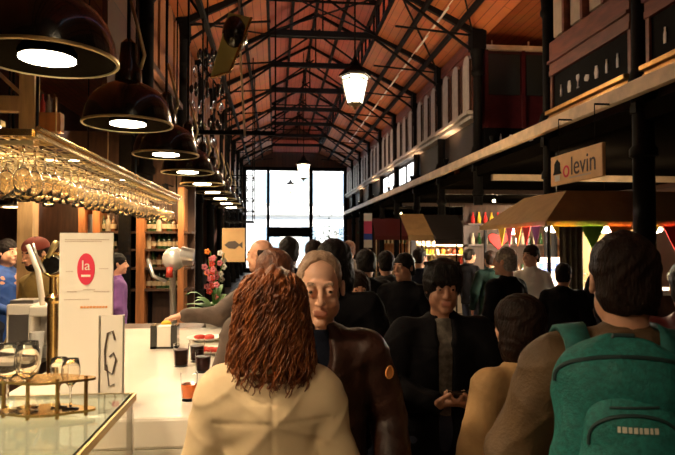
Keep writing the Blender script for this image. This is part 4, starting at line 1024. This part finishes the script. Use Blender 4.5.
def hand(s, W, d, n, side, curl=.4):
    d = V3(*d).normalized(); n = V3(*n); n = (n - d * n.dot(d)).normalized(); x = d.cross(n) * side; W = V3(*W)
    # x points to the thumb side
    s.ell(W + d * .05, (.04, .017, .052), .012, R_=Matrix((x, n, d)).transposed())
    s.cap(W - d * .03, W + d * .02, .028, .026, .02)
    for i, (o, L, r) in enumerate([(.03, .074, .0095), (.01, .082, .0098), (-.011, .076, .0094), (-.03, .06, .0084)]):
        p = W + x * o + d * .085; a = curl * .5
        s.cap(W + x * o * .7 + d * .04, p, r, r, .008)
        for f, t in ((.45, 0), (.3, 1), (.25, 2)):
            v = d * math.cos(a) + n * math.sin(a); q = p + v * L * f; s.cap(p, q, r * (1 - .08 * t), r * (.92 - .08 * t), .003); p = q; a += curl
    p = W + x * .03 + d * .02; q = p + (x * .75 + d * .6 + n * .25).normalized() * .042; s.cap(p, q, .014, .012, .01)
    s.cap(q, q + (x * .2 + d * .85 + n * .45).normalized() * .05, .0115, .0088, .005)
def person(lab, px, Y, top, rz, skin='skin', hair=('short', 'hair_brown'), jacket=('black_cloth',), h=.008, arms=None, yaw=0, pitch=0, shirt='shirt_grey',
           trousers='denim', woman=False, legs=True, hs=1.0, shoulders=1.0, hem=.78, opening=0, tuck=0, H=None, seed=1, coll=True, collr=.017, roll=0, fine=None, smile=0):
    base = P(px, 243, Y); Hh = H or (P(px, top, Y).z - .012); k = Hh / 1.75
    A = {sd: dict(REST[sd]) for sd in (-1, 1)}
    for sd, v in (arms or {}).items(): A[sd].update(v)
    sw = (.155 if woman else .175) * shoulders
    for sd in (-1, 1): A[sd]['S'] = (sd * (sw - .015), .01, 1.385)
    xs_ = [A[s_][q][0] for s_ in A for q in 'EW'] + [-.3, .3]; ys_ = [A[s_][q][1] for s_ in A for q in 'EW'] + [-.2, .2]
    lo = (min(xs_) - .16, min(ys_) - .2, -.02); hi = (max(xs_) + .16, max(ys_) + .2, 1.86)
    s = SDF(lo, hi, h)
    # torso, legs
    s.cap((0, .01, 1.0), (0, .01, 1.3), .115, .14, .05, sc=(1, .62, 1)); s.cap((-.1, .01, 1.36), (.1, .01, 1.36), .06, .06, .05)
    s.cap((-.05, .01, .93), (.05, .01, .93), .11, .11, .05, sc=(1, .8, 1))
    for sd in (-1, 1):
        s.cap((sd * .09, .01, .9), (sd * .1, -.01, .5), .08, .05, .03); s.cap((sd * .1, -.01, .5), (sd * .1, .03, .09), .05, .034, .02)
        s.cap((sd * .1, .03, .06), (sd * .11, -.13, .04), .032, .026, .02)
        a = A[sd]; s.cap(a['S'], a['E'], .052, .04, .03); s.cap(a['E'], a['W'], .04, .026, .015); hand(s, a['W'], a['d'], a['n'], -sd if False else sd * -1, a['curl'])
    # head
    Mh = Matrix.Translation((0, -.012 * (1 if pitch > 0 else 0), 1.535)) @ Matrix.Rotation(yaw, 4, 'Z') @ Matrix.Rotation(pitch, 4, 'X') @ Matrix.Rotation(roll, 4, 'Y') @ Matrix.Translation((0, -.005, .09)) @ Matrix.Scale(hs, 4)
    s.cap((0, .02, 1.42), Mh @ V3(0, .025, -.07), .058, .054, .03)
    R3 = Mh.to_3x3(); s.M = Mh
    E = lambda c, r, kk=.02, sub=False: s.ell(c, [q * hs for q in r], kk, sub)
    def LR(c, r, kk=.02, sub=False):
        for sd in (-1, 1): E((c[0] * sd, c[1], c[2]), r, kk, sub)
    E((0, .012, .035), (.075, .092, .084)); E((0, -.022, -.035), (.06, .068, .084), .03); E((0, -.07, -.1), (.024, .02, .02), .025)
    LR((.044, -.01, -.062), (.02, .034, .03), .03); LR((.038, -.062, -.032), (.02, .02, .022), .02)
    s.cap((-.034, -.081, .026), (.034, -.081, .026), .011, .011, .018)
    LR((.031, -.1, .006), (.018, .015, .012), .012, True)
    LR((.031, -.078, .004), (.0135, .0135, .0125), .003)
    LR((.031, -.0785, .0115 - .003 * (pitch > .05)), (.017, .0165, .0105), .003); LR((.031, -.078, -.0065), (.016, .015, .008), .003)
    s.cap((0, -.088, .014), (0, -.112, -.028), .008, .0125, .012); LR((.0115, -.1, -.033), (.009, .011, .008), .008)
    s.cap((-.02, -.088, -.06), (.02, -.088, -.06), .007, .007, .01); s.cap((-.017, -.087, -.071), (.017, -.087, -.071), .0075, .0075, .008)
    s.cap((-.022, -.099, -.0655), (.022, -.099, -.0655), .0022, .0022, .003, True)
    LR((.078, .012, -.005), (.01, .019, .031), .006); LR((.086, .006, -.002), (.006, .01, .018), .004, True)
    s.M = Matrix.Identity(4)
    Mi = np.array(Mh.inverted())
    def lipf(c):
        q = c @ Mi[:3, :3].T + Mi[:3, 3]; return (np.abs(q[:, 2] + .0655) < .009) & (np.abs(q[:, 0]) < .02) & (q[:, 1] < -.08)
    def browf(c):
        q = c @ Mi[:3, :3].T + Mi[:3, 3]; return (np.abs(q[:, 2] - .029 + np.abs(np.abs(q[:, 0]) - .03) * .25) < .005) & (np.abs(np.abs(q[:, 0]) - .031) < .017) & (q[:, 1] < -.06)
    body = mesh_obj('person', s, skin, None, k, [('lips', lipf), (hair[1] if hair[1] else 'hair_grey', browf)])
    body.location = (base.x, Y, .0); body.rotation_euler = (0, 0, rz); tag(body, lab, 'person')
    if abs(math.sin(rz + yaw)) > .5 or math.cos(rz + yaw) > 0 or fine:
        for sd in (-1, 1):
            c = Mh @ V3(sd * .031, -.0805, .004)
            f_ = Mh.to_3x3() @ V3(0, -1, 0)
            eo = MB().ball(c * k, .0125 * k, 16, 12).build('eye', 'eye_white', body, smooth=True)
            MB().ball((c + f_ * .0092) * k, .0062 * k, 10, 8).build('iris', 'eye_dark', eo, smooth=True)
    # hair
    kind, hm = hair[:2]
    if kind != 'bald':
        b = SDF((-.34, -.34, 1.2 if kind in ('long', 'curly') else 1.35), (.34, .34, 1.9), max(.005, h * .7)); b.M = Mh
        e = lambda c, r, kk=.02, sub=False: b.ell(c, [q * hs for q in r], kk, sub)
        th = dict(short=.010, fringe=.022, long=.022, curly=.02, balding=.006, receding=.006, bob=.024, hat=.018).get(kind, .01)
        if kind == 'balding':
            e((0, .03, .01), (.079, .086, .07)); e((0, -.06, .06), (.075, .1, .09), .01, True); e((0, .0, .13), (.062, .1, .06), .01, True)
        else:
            e((0, .016, .04), (.076 + th, .092 + th, .084 + th)); e((0, .05, -.03), (.07 + th * .7, .055 + th * .6, .07), .03)
        if kind == 'receding': e((0, -.105, .01), (.08, .11, .125), .012, True); b.ell((0, .0, -.13), (.2, .2, .06), .01, True)
        if kind == 'short': e((0, -.13, -.055), (.095, .12, .095), .008, True); b.ell((0, .0, -.13), (.2, .2, .06), .01, True)
        if kind == 'fringe':
            e((0, -.125, -.065), (.078, .1, .085), .01, True)
            for q in range(7): x = -.06 + .02 * q; b.cap((x * .6, -.07, .11), (x * 1.05, -.103 + abs(x) * .35, .035 + .008 * (q % 3)), .02, .009, .01)
            for q in range(9): a = 2 * PI * q / 9; b.cap((.03 * math.cos(a), .01 + .03 * math.sin(a), .11), (.085 * math.cos(a), .02 + .1 * math.sin(a), .1 + .012 * (q % 3)), .02, .008, .012)
            b.ell((0, .0, -.16), (.2, .2, .07), .01, True)
        if kind == 'hat': e((0, -.12, -.05), (.085, .1, .1), .01, True); b.ell((0, 0, -.12), (.2, .2, .06), .01, True)
        if kind in ('long', 'curly', 'bob'):
            e((0, .045, -.07), (.09 + th * .5, .06, .1), .04)
            if kind != 'bob': e((0, .06, -.15), (.098 + th * .6, .055, .09), .05); LR_ = [(-.075, .03, -.12), (.075, .03, -.12)]
            else: LR_ = [(-.07, .01, -.06), (.07, .01, -.06)]
            for c in LR_: e(c, (.035, .05, .09), .03)
            e((0, -.125, -.06), (.07, .1, .1), .01, True)
        if kind == 'curly':
            b.disp(lambda x, y, z: .007 * np.sin(75 * x + 8 * np.sin(22 * z)) * np.sin(60 * z + 5 * np.sin(30 * x)) + .006 * np.sin(48 * y + 30 * x + 6 * np.sin(28 * z)))
        else: b.disp(lambda x, y, z: .0018 * np.sin(160 * x + 40 * y + 6 * np.sin(30 * z)) + .002 * np.sin(90 * y + 60 * x + 30 * z))
        ho = mesh_obj('hair', b, hm, body, k)
        if kind == 'curly':     # loose ringlets
            r2 = random.Random(seed); m = MB()
            for q in range(750):
                a = r2.uniform(-.5, PI + .5); z0 = r2.uniform(-.06, .13); Ln = r2.uniform(.07, .19); z1 = max(-.23 + .03 * r2.random(), z0 - Ln)
                am = r2.uniform(.005, .011); fq = r2.uniform(55, 110); ph = r2.uniform(0, 6); off = r2.uniform(.96, 1.1); pts = []
                for j_ in range(18):
                    z = z0 + (z1 - z0) * j_ / 17
                    rr = math.sqrt(max(.02, 1 - (max(z - .03, 0) / .118) ** 2)); wd = (.1 + .022 * min(1, max(0, (.02 - z) / .16)) - .02 * max(0, (-z - .19) / .05)) * rr * off
                    p = V3(wd * math.cos(a), .022 + wd * math.sin(a) * (1.0 if z > -.05 else .95), z)
                    pts.append((Mh @ (p + V3(am * math.cos(fq * z + ph) * math.sin(a) , am * math.cos(fq * z + ph) * -math.cos(a), 0) + V3(math.cos(a), math.sin(a), 0) * am * .7 * math.sin(fq * z + ph))) * k)
                m.tube(pts, [.0034 * k * (1 - .55 * (j_ / 17)) for j_ in range(18)], 4)
            lo_ = m.build('ringlets', hm, ho, smooth=True)
    # trousers / shoes
    if legs:
        t = SDF((-.3, -.3, .02), (.3, .3, 1.1), max(h, .012))
        t.cap((-.06, .01, .95), (.06, .01, .95), .125, .125, .04, sc=(1, .8, 1))
        for sd in (-1, 1): t.cap((sd * .095, .01, .9), (sd * .105, -.005, .5), .095, .07, .04); t.cap((sd * .105, -.005, .5), (sd * .105, .03, .1), .07, .06, .02)
        t.cut((0, 0, 1), 1.03).cut((0, 0, -1), -.07).disp(folds(.004, 26, seed))
        mesh_obj('trousers', t, trousers, body, k)
        for sd in (-1, 1):
            f = SDF((sd * .11 - .09, -.24, -.01), (sd * .11 + .09, .15, .16), .01)
            f.cap((sd * .105, .04, .05), (sd * .115, -.16, .04), .05, .045, .03); f.cap((sd * .105, .04, .06), (sd * .105, .035, .11), .045, .045, .02); f.cut((0, 0, -1), 0)
            mesh_obj('shoe', f, 'shoe', body, k)
    # upper clothing
    jm = jacket[0]; th = jacket[1] if len(jacket) > 1 else .022
    if opening:
        u = SDF((-.26, -.24, .8), (.26, .24, 1.52), .01)
        u.cap((0, .005, 1.0), (0, .005, 1.28), .125, .142, .05, sc=(1, .64, 1)); u.cap((-.07, .012, 1.36), (.07, .012, 1.36), .066, .066, .05); u.cap((0, .01, 1.4), (0, .012, 1.47), .068, .064, .02); u.cut((0, 0, 1), 1.475).cut((0, 0, -1), -.86)
        mesh_obj('shirt', u, shirt, body, k)
    j = SDF((lo[0], lo[1], hem - .03), (hi[0], hi[1], 1.6), h if h > .006 else .0065)
    wst = .118 if woman else .135
    j.cap((0, .012, hem - .05), (0, .012, 1.05), wst + th * 1.6 + (.02 if woman else .01), wst + th, .05, sc=(1, .7, 1)); j.cap((0, .012, 1.05), (0, .012, 1.29), wst + th * .8, (.128 if woman else .142) + th, .06, sc=(1, .7 if not woman else .74, 1))
    j.cap((-.1 * shoulders, .015, 1.36), (.1 * shoulders, .015, 1.36), .068 + th * .7, .068 + th * .7, .04)
    j.cap((0, .015, 1.38), (0, .015, 1.46), .085 + th, .062 + th * .3, .04)
    for sd in (-1, 1):
        a = A[sd]; j.cap(a['S'], a['E'], .052 + th, .043 + th, .014); Wv = V3(*a['W']); Ev = V3(*a['E']); j.cap(a['E'], Ev + (Wv - Ev) * .93, .043 + th, .032 + th * .7, .012)
        j.cap((sd * .05, .03, 1.42), (a['S'][0] * .93, .015, 1.392), .045 + th * .6, .048 + th * .8, .04)
    if coll:
        for q in range(14):
            a0, a1 = [PI * (-.5 + .16) + (2 * PI - .32 * PI) * (q + w_) / 14 for w_ in (0, 1)]
            pt = lambda a_: (.078 * math.cos(a_), .02 + .075 * math.sin(a_), 1.465 + .012 * math.sin(a_))
            j.cap(pt(a0), pt(a1), collr, collr, .012)
    j.cut((0, 0, -1), -hem)
    j.disp(folds(.012, 11, seed)); j.disp(folds(.005, 26, seed + 1)); rs_ = np.random.RandomState(seed + 5).uniform(0, 6, 4); j.disp(lambda x, y, z: -.005 * (1 - np.abs(np.sin(9 * z * (.5 + .4 * np.sin(4 * z + rs_[0])) + 13 * x + 9 * y + rs_[1]))) ** 4 - .0035 * (1 - np.abs(np.sin(16 * z - 9 * x + 6 * y + rs_[2]))) ** 5); j.disp(lambda x, y, z: (.004 * np.exp(-(x / .006) ** 2) * (y > .03) + .003 * np.exp(-((z - 1.33 - .12 * x * x) / .006) ** 2) * (np.abs(x) < .17)))
    if woman: j.disp(lambda x, y, z: .004 * np.exp(-((z - 1.06) / .03) ** 2) * np.sin(60 * x) * .6)
    if opening:
        j.cap((0, -.19, hem - .1), (0, -.19, 1.33), opening, opening * 1.1, .006, True, sc=(1, 3, 1)); j.ell((0, -.14, 1.45), (opening * 1.3, .12, .13), .01, True)
    jo = mesh_obj('jacket', j, jm, body, k)
    body['_k'] = k
    return body, A, Mh, k
RZA = PI
# --- foreground woman (back to us)
wA = dict(E=(.228, -.03, 1.13), W=(.2, -.2, 1.04), d=(-.3, -1, .1), n=(0, 0, -1), curl=.5)
wB = dict(E=(-.222, .0, 1.12), W=(-.22, -.2, 1.0), d=(.3, -1, .1), n=(0, 0, -1), curl=.6)
pw, _, mh, k_ = person('woman with curly auburn hair in a cream coat, seen from behind', 271, 1.64, 268, RZA + .05, 'skin_pale', ('curly', 'hair_auburn'), ('cream_coat', .026), h=.006, arms={1: wA, -1: wB}, woman=True, shoulders=.97, hem=.72, seed=4, hs=1.0)
# coat seams
sm = MB()
# --- older man facing us
mA = dict(E=(.27, .03, 1.13), W=(.24, -.12, .92), d=(-.1, -.4, -1), n=(-1, 0, 0), curl=.5)
mB = dict(E=(-.26, .0, 1.14), W=(-.18, -.16, 1.0), d=(.3, -1, .0), n=(0, 0, -1), curl=.6)
pm, _, mh, k_ = person('older grey-haired man in a brown leather jacket looking down', 319, 2.03, 249, .08, 'skin_pale', ('receding', 'hair_sandy'), ('leather_brown', .03), h=.006, arms={1: mA, -1: mB}, pitch=.12, yaw=-.12, shirt='navy_cloth', opening=.035, seed=9, hem=.76, shoulders=1.1, fine=True, hs=1.1)
def onsurf(o, pts, off, d=(0, -1, 0)):
    "points laid on the surface of o, cast along d (local frame)"
    from mathutils.bvhtree import BVHTree
    me = o.data; bv = BVHTree.FromPolygons([v.co for v in me.vertices], [tuple(p.vertices) for p in me.polygons]); d = Vector(d); out = []
    for p in pts:
        p = Vector(p) - d * 1.0; h, n, i_, dist = bv.ray_cast(p, d)
        if h is not None: out.append(h + n * off)
    return out
jk = [c for c in pm.children if c.name.startswith('jacket')][0]
bp = onsurf(jk, [(.25 * k_ + .015 * math.cos(2 * PI * q / 12), 0, 1.315 * k_ + .02 * math.sin(2 * PI * q / 12)) for q in range(13)], .003, (0, 1, 0))
if len(bp) > 4:
    bc = sum(bp, Vector()) / len(bp); MB().add([bc] + bp, [(0, q + 1, q) for q in range(1, len(bp))]).tube(bp, .003, 6).build('sleeve_badge', 'orange_ink', pm)
# --- people behind him
person('dark-haired man in a black coat just behind the older man', 334, 3.0, 240, PI - .2, 'skin', ('bob', 'hair_black'), ('black_cloth', .04), h=.009, seed=12, shoulders=1.15, hem=.7)
person('person with reddish hair hidden behind the auburn-haired woman', 274, 2.55, 247, PI + .3, 'skin', ('short', 'hair_red'), ('taupe_cloth', .025), h=.009, seed=13)
pe, A_, _, k_ = person('balding man in a grey-brown jacket reaching over the bar to the napkins', 261, 4.25, 237, -PI / 2 - .25, 'skin', ('balding', 'hair_brown'), ('taupe_cloth', .03), h=.008, seed=14, yaw=-.3,
    arms={1: dict(E=(.34, -.2, 1.23), W=(.45, -.4, 1.235), d=(.45, -.85, -.12), n=(0, 0, -1), curl=.55)})
person('black-haired person between the bald man and the hall end', 289, 4.9, 236, PI, 'skin', ('short', 'hair_black'), ('navy_cloth', .03), h=.01, seed=15)
person('person in black further down the aisle past the older man', 314, 5.4, 239, PI, 'skin', ('short', 'hair_brown'), ('black_cloth', .03), h=.012, seed=16)
person('small smiling woman with a reddish headband behind the black-coated man', 357, 3.7, 271, .1, 'skin', ('bob', 'hair_brown'), ('black_cloth', .025), h=.008, seed=17, woman=True, fine=True)
person('person in a dark hooded coat with head bowed past the headband woman', 366, 4.9, 249, PI, 'skin', ('hat', 'hair_black'), ('black_cloth', .035), h=.01, seed=18)
person('person in a grey jacket seen from behind mid-aisle', 386, 5.5, 250, PI, 'skin', ('short', 'hair_black'), ('grey_cloth', .03), h=.01, seed=19)
person('ruddy-faced man in a long black coat standing sideways mid-aisle', 404, 4.7, 252, -.5, 'skin', ('short', 'hair_black'), ('black_cloth', .03), h=.009, seed=20, yaw=-.4, fine=True)
person('person with light hair far down the aisle beside the banner', 349, 7.8, 240, PI, 'skin', ('short', 'hair_red'), ('taupe_cloth', .03), h=.013, seed=21)
# --- phone man
pA = dict(E=(.27, .02, 1.12), W=(.085, -.27, 1.12), d=(-.85, -.35, .1), n=(-.1, .3, 1), curl=.6)
pB = dict(E=(-.27, .02, 1.12), W=(-.085, -.27, 1.12), d=(.85, -.35, .1), n=(.1, .3, 1), curl=.6)
pp, A_, mh, k_ = person('dark-haired man in a black jacket looking at the phone in his hands', 442, 2.62, 259, -.1, 'skin_tan', ('fringe', 'hair_black'), ('black_cloth', .035), h=.006, arms={1: pA, -1: pB}, shirt='shirt_grey', opening=.045, seed=22, hem=.7, shoulders=1.12, fine=True, pitch=.1)
ph_ = pp.matrix_basis @ Vector((0, -.3 * k_, 1.15 * k_))
t = thing('mobile_phone', 'black mobile phone held in both hands by the man in black', 'phone', ph_, -.1)
Rp = Matrix.Rotation(.9, 4, 'X')
MB().box((-.035, -.005, -.06), (.035, .005, .06), Rp).build('case', 'black_gloss', t, bevel=.003); MB().box((-.031, .005, -.052), (.031, .0056, .052), Rp).build('screen', 'dark_glass', t)
# --- right middle
person('grey-haired man in a black coat turned to the wine stall', 505, 4.9, 247, -PI * .85, 'skin', ('short', 'hair_grey'), ('black_cloth', .03), h=.008, seed=23, yaw=.3, hs=1.05)
person('vendor in a white shirt behind the wine stall counter looking left', 531, 6.2, 244, -.6, 'skin_pale', ('short', 'hair_brown'), ('white_cloth', .012), h=.009, seed=24, yaw=-.5, fine=True, coll=False)
for i, (px, Y, top, m_, hr, lab) in enumerate([(490, 7.6, 250, 'darkgreen_cloth', 'hair_brown', 'shopper in dark green left of the wine stall'), (610, 5.6, 246, 'navy_cloth', 'hair_black', 'shopper in navy hidden behind the backpacker'),
        (563, 5.2, 262, 'black_cloth', 'hair_black', 'shopper in black leaning at the curtain of the wine stall'), (420, 7.0, 247, 'navy_cloth', 'hair_brown', 'shopper in navy past the ruddy-faced man'), (470, 9.2, 248, 'black_cloth', 'hair_black', 'shopper in black before the black awning')]):
    person(lab, px, Y, top, PI - .3 * i, 'skin', ('short', hr), (m_, .03), h=.012, seed=30 + i)
pr = person('woman with red-brown hair in a tan coat left of the backpacker', 518, 2.1, 295, PI + .3, 'skin', ('bob', 'hair_brown'), ('tan_cloth', .028), h=.007, seed=40, woman=True, shoulders=1.2, yaw=.2)
q = P(487, 452, 2.05)
t = thing('red_shoulder_bag', 'dark red shoulder bag hanging at the tan-coated woman\'s side', 'bag', (q.x + .02, 2.0, .72))
b = SDF((-.14, -.1, -.02), (.14, .1, .36), .008); b.cap((-.05, 0, .08), (.05, 0, .08), .07, .07, .03, sc=(1, .6, 1)); b.cap((-.04, 0, .22), (.04, 0, .24), .05, .05, .05, sc=(1, .6, 1)); b.disp(folds(.004, 30, 3)); mesh_obj('body', b, 'red_bag', t)
MB().tube([(-.05, 0, .26), (-.035, 0, .32), (.015, 0, .32), (.03, 0, .26)], .007).build('handle', 'red_bag', t)
person('dark figure at the right edge of the view beyond the column', 690, 2.3, 262, PI - .6, 'skin', ('short', 'hair_brown'), ('maroon', .03), h=.009, seed=41, H=1.58)
# --- bartenders
person('bartender in a blue shirt leaning at the far left', 8, 5.9, 238, .9, 'skin', ('short', 'hair_black'), ('blue_cloth', .012), h=.009, seed=42, fine=True, coll=False, yaw=.2, arms={-1: dict(E=(-.25, -.12, 1.15), W=(-.12, -.34, 1.06), d=(.3, -1, 0), n=(0, 0, -1)), 1: dict(E=(.25, -.1, 1.15), W=(.15, -.34, 1.06), d=(-.3, -1, 0), n=(0, 0, -1))})
bm_ = person('bearded bartender in a mustard shirt with a reddish cap', 40, 4.75, 236, -.6, 'skin', ('short', 'hair_brown'), ('mustard_cloth', .014), h=.009, seed=43, fine=True, coll=False, pitch=.2)
mh_, kk_ = bm_[2], bm_[3]
b = SDF((-.2, -.25, 1.35), (.2, .2, 1.9), .006); b.M = mh_
b.ell((0, -.045, -.085), (.052, .05, .045), .02); b.cap((-.02, -.11, -.045), (.02, -.11, -.045), .006, .006, .01); b.ell((0, -.105, -.062), (.02, .02, .008), .004, True); mesh_obj('beard', b, 'hair_brown', bm_[0], kk_)
b = SDF((-.2, -.25, 1.5), (.2, .2, 1.95), .006); b.M = mh_; b.ell((0, .01, .055), (.09, .107, .08), .01); b.ell((0, -.02, -.03), (.2, .2, .07), .01, True); mesh_obj('cap', b, 'cap_red', bm_[0], kk_)
person('person in purple working behind the menu stand', 118, 6.4, 252, PI * .6, 'skin', ('short', 'hair_black'), ('purple_cloth', .02), h=.011, seed=44)
# --- man with the backpack
nA = dict(E=(.29, .02, 1.15), W=(.26, -.16, .95), d=(0, -.6, -1), n=(-1, 0, 0), curl=.6)
nB = dict(E=(-.29, .02, 1.15), W=(-.26, -.16, .95), d=(0, -.6, -1), n=(1, 0, 0), curl=.6)
pb, _, mh, kb = person('man in an olive-brown jacket with short dark hair, seen from behind with a teal backpack', 623, 1.46, 230, PI - .3, 'skin', ('short', 'hair_brown'), ('olive_jacket', .04), h=.006, arms={1: nA, -1: nB}, seed=50, shoulders=1.15, hem=.68, hs=1.04, collr=.027)
# backpack: built in the man's local frame (+y is his back)
t = thing('backpack', 'teal backpack with dark seams on the back of the man in olive', 'backpack', (pb.location.x, pb.location.y, .915), PI - .3)
b = SDF((-.26, .05, -.05), (.26, .48, .66), .006)
b.cap((0, .2, .1), (0, .19, .36), .165, .15, .03, sc=(1, .55, 1)); b.ell((0, .185, .42), (.13, .075, .085), .05); b.cap((-.1, .2, .06), (.1, .2, .06), .07, .07, .05)
b.disp(folds(.006, 18, 8)); b.disp(folds(.003, 40, 2)); bpk = mesh_obj('body', b, 'teal', t)
b = SDF((-.2, .15, -.05), (.2, .5, .5), .006); b.cap((0, .275, .12), (0, .255, .3), .125, .105, .03, sc=(1, .42, 1)); b.disp(folds(.004, 24, 5)); fpk = mesh_obj('front_pocket', b, 'teal', t)
def arc(w_, z, hgt, n=24): return [(w_ * math.cos(PI * q / n), 0, z + hgt * math.sin(PI * q / n) ** .7) for q in range(n + 1)]
MB().tube(onsurf(bpk, arc(.15, .42, .065), .001), .005, 6).build('top_zipper', 'seam', t)
MB().tube(onsurf(fpk, arc(.092, .3, .07), .001), .004, 6).build('pocket_zipper', 'seam', t)
MB().tube(onsurf(fpk, [(-.05 + .01 * q, 0, .385 - .00003 * q * q) for q in range(11)], .001), .003, 6).build('pocket_seam', 'seam', t)
lg = MB(); x = -.042
for wv in (.008, .006, .009, .006, .008, .007, .009, .006):
    q_ = onsurf(fpk, [(x, 0, .335), (x + wv, 0, .335), (x + wv, 0, .347), (x, 0, .347)], .002)
    if len(q_) == 4: lg.add(q_, [(0, 1, 2, 3)])
    x += wv + .003
lg.build('wordmark', 'logo_pale', t)
bj = [c for c in pb.children if c.name.startswith('jacket')][0]
t.location += Matrix.Rotation(PI - .3, 3, 'Z') @ Vector((.05, -.01, 0))
off_ = Vector((-.05, .01, pb.location.z - t.location.z))
for sd in (-1, 1):
    rows_ = []
    for q in range(13):
        yy = .15 - .25 * q / 12; xc = sd * (.1 + .03 * q / 12) + .02
        e = [onsurf(bj, [(xc + w_, yy, 1.6 if True else 0)], .004, (0, 0, -1)) for w_ in (-.032, 0, .032)]
        if all(e): rows_.append([p[0] for p in e])
    if len(rows_) > 3:
        z0_ = rows_[0][1]
        rows_ = [[Vector((p.x * .95, .17, p.z - .05)) for p in rows_[0]]] + rows_
        v = []; n_ = len(rows_)
        for rw in rows_: v += [p + off_ for p in rw] + [p + off_ + Vector((0, .003, .014)) for p in rw]
        f = []
        for q in range(n_ - 1):
            a_, b_ = 6 * q, 6 * (q + 1)
            for w_ in (0, 1): f += [(a_ + w_, a_ + w_ + 1, b_ + w_ + 1, b_ + w_), (a_ + 3 + w_, b_ + 3 + w_, b_ + 4 + w_, a_ + 4 + w_)]
            f += [(a_, b_, b_ + 3, a_ + 3), (a_ + 2, a_ + 5, b_ + 5, b_ + 2)]
        MB().add(v, f).build('shoulder_strap', 'teal_dark', t, smooth=True)
MB().tube([(-.03, .2, .5), (-.02, .2, .525), (.02, .2, .525), (.03, .2, .5)], .006, 8).build('grab_handle', 'seam', t)
for o in bpy.data.objects:
    if '_k' in o: del o['_k']
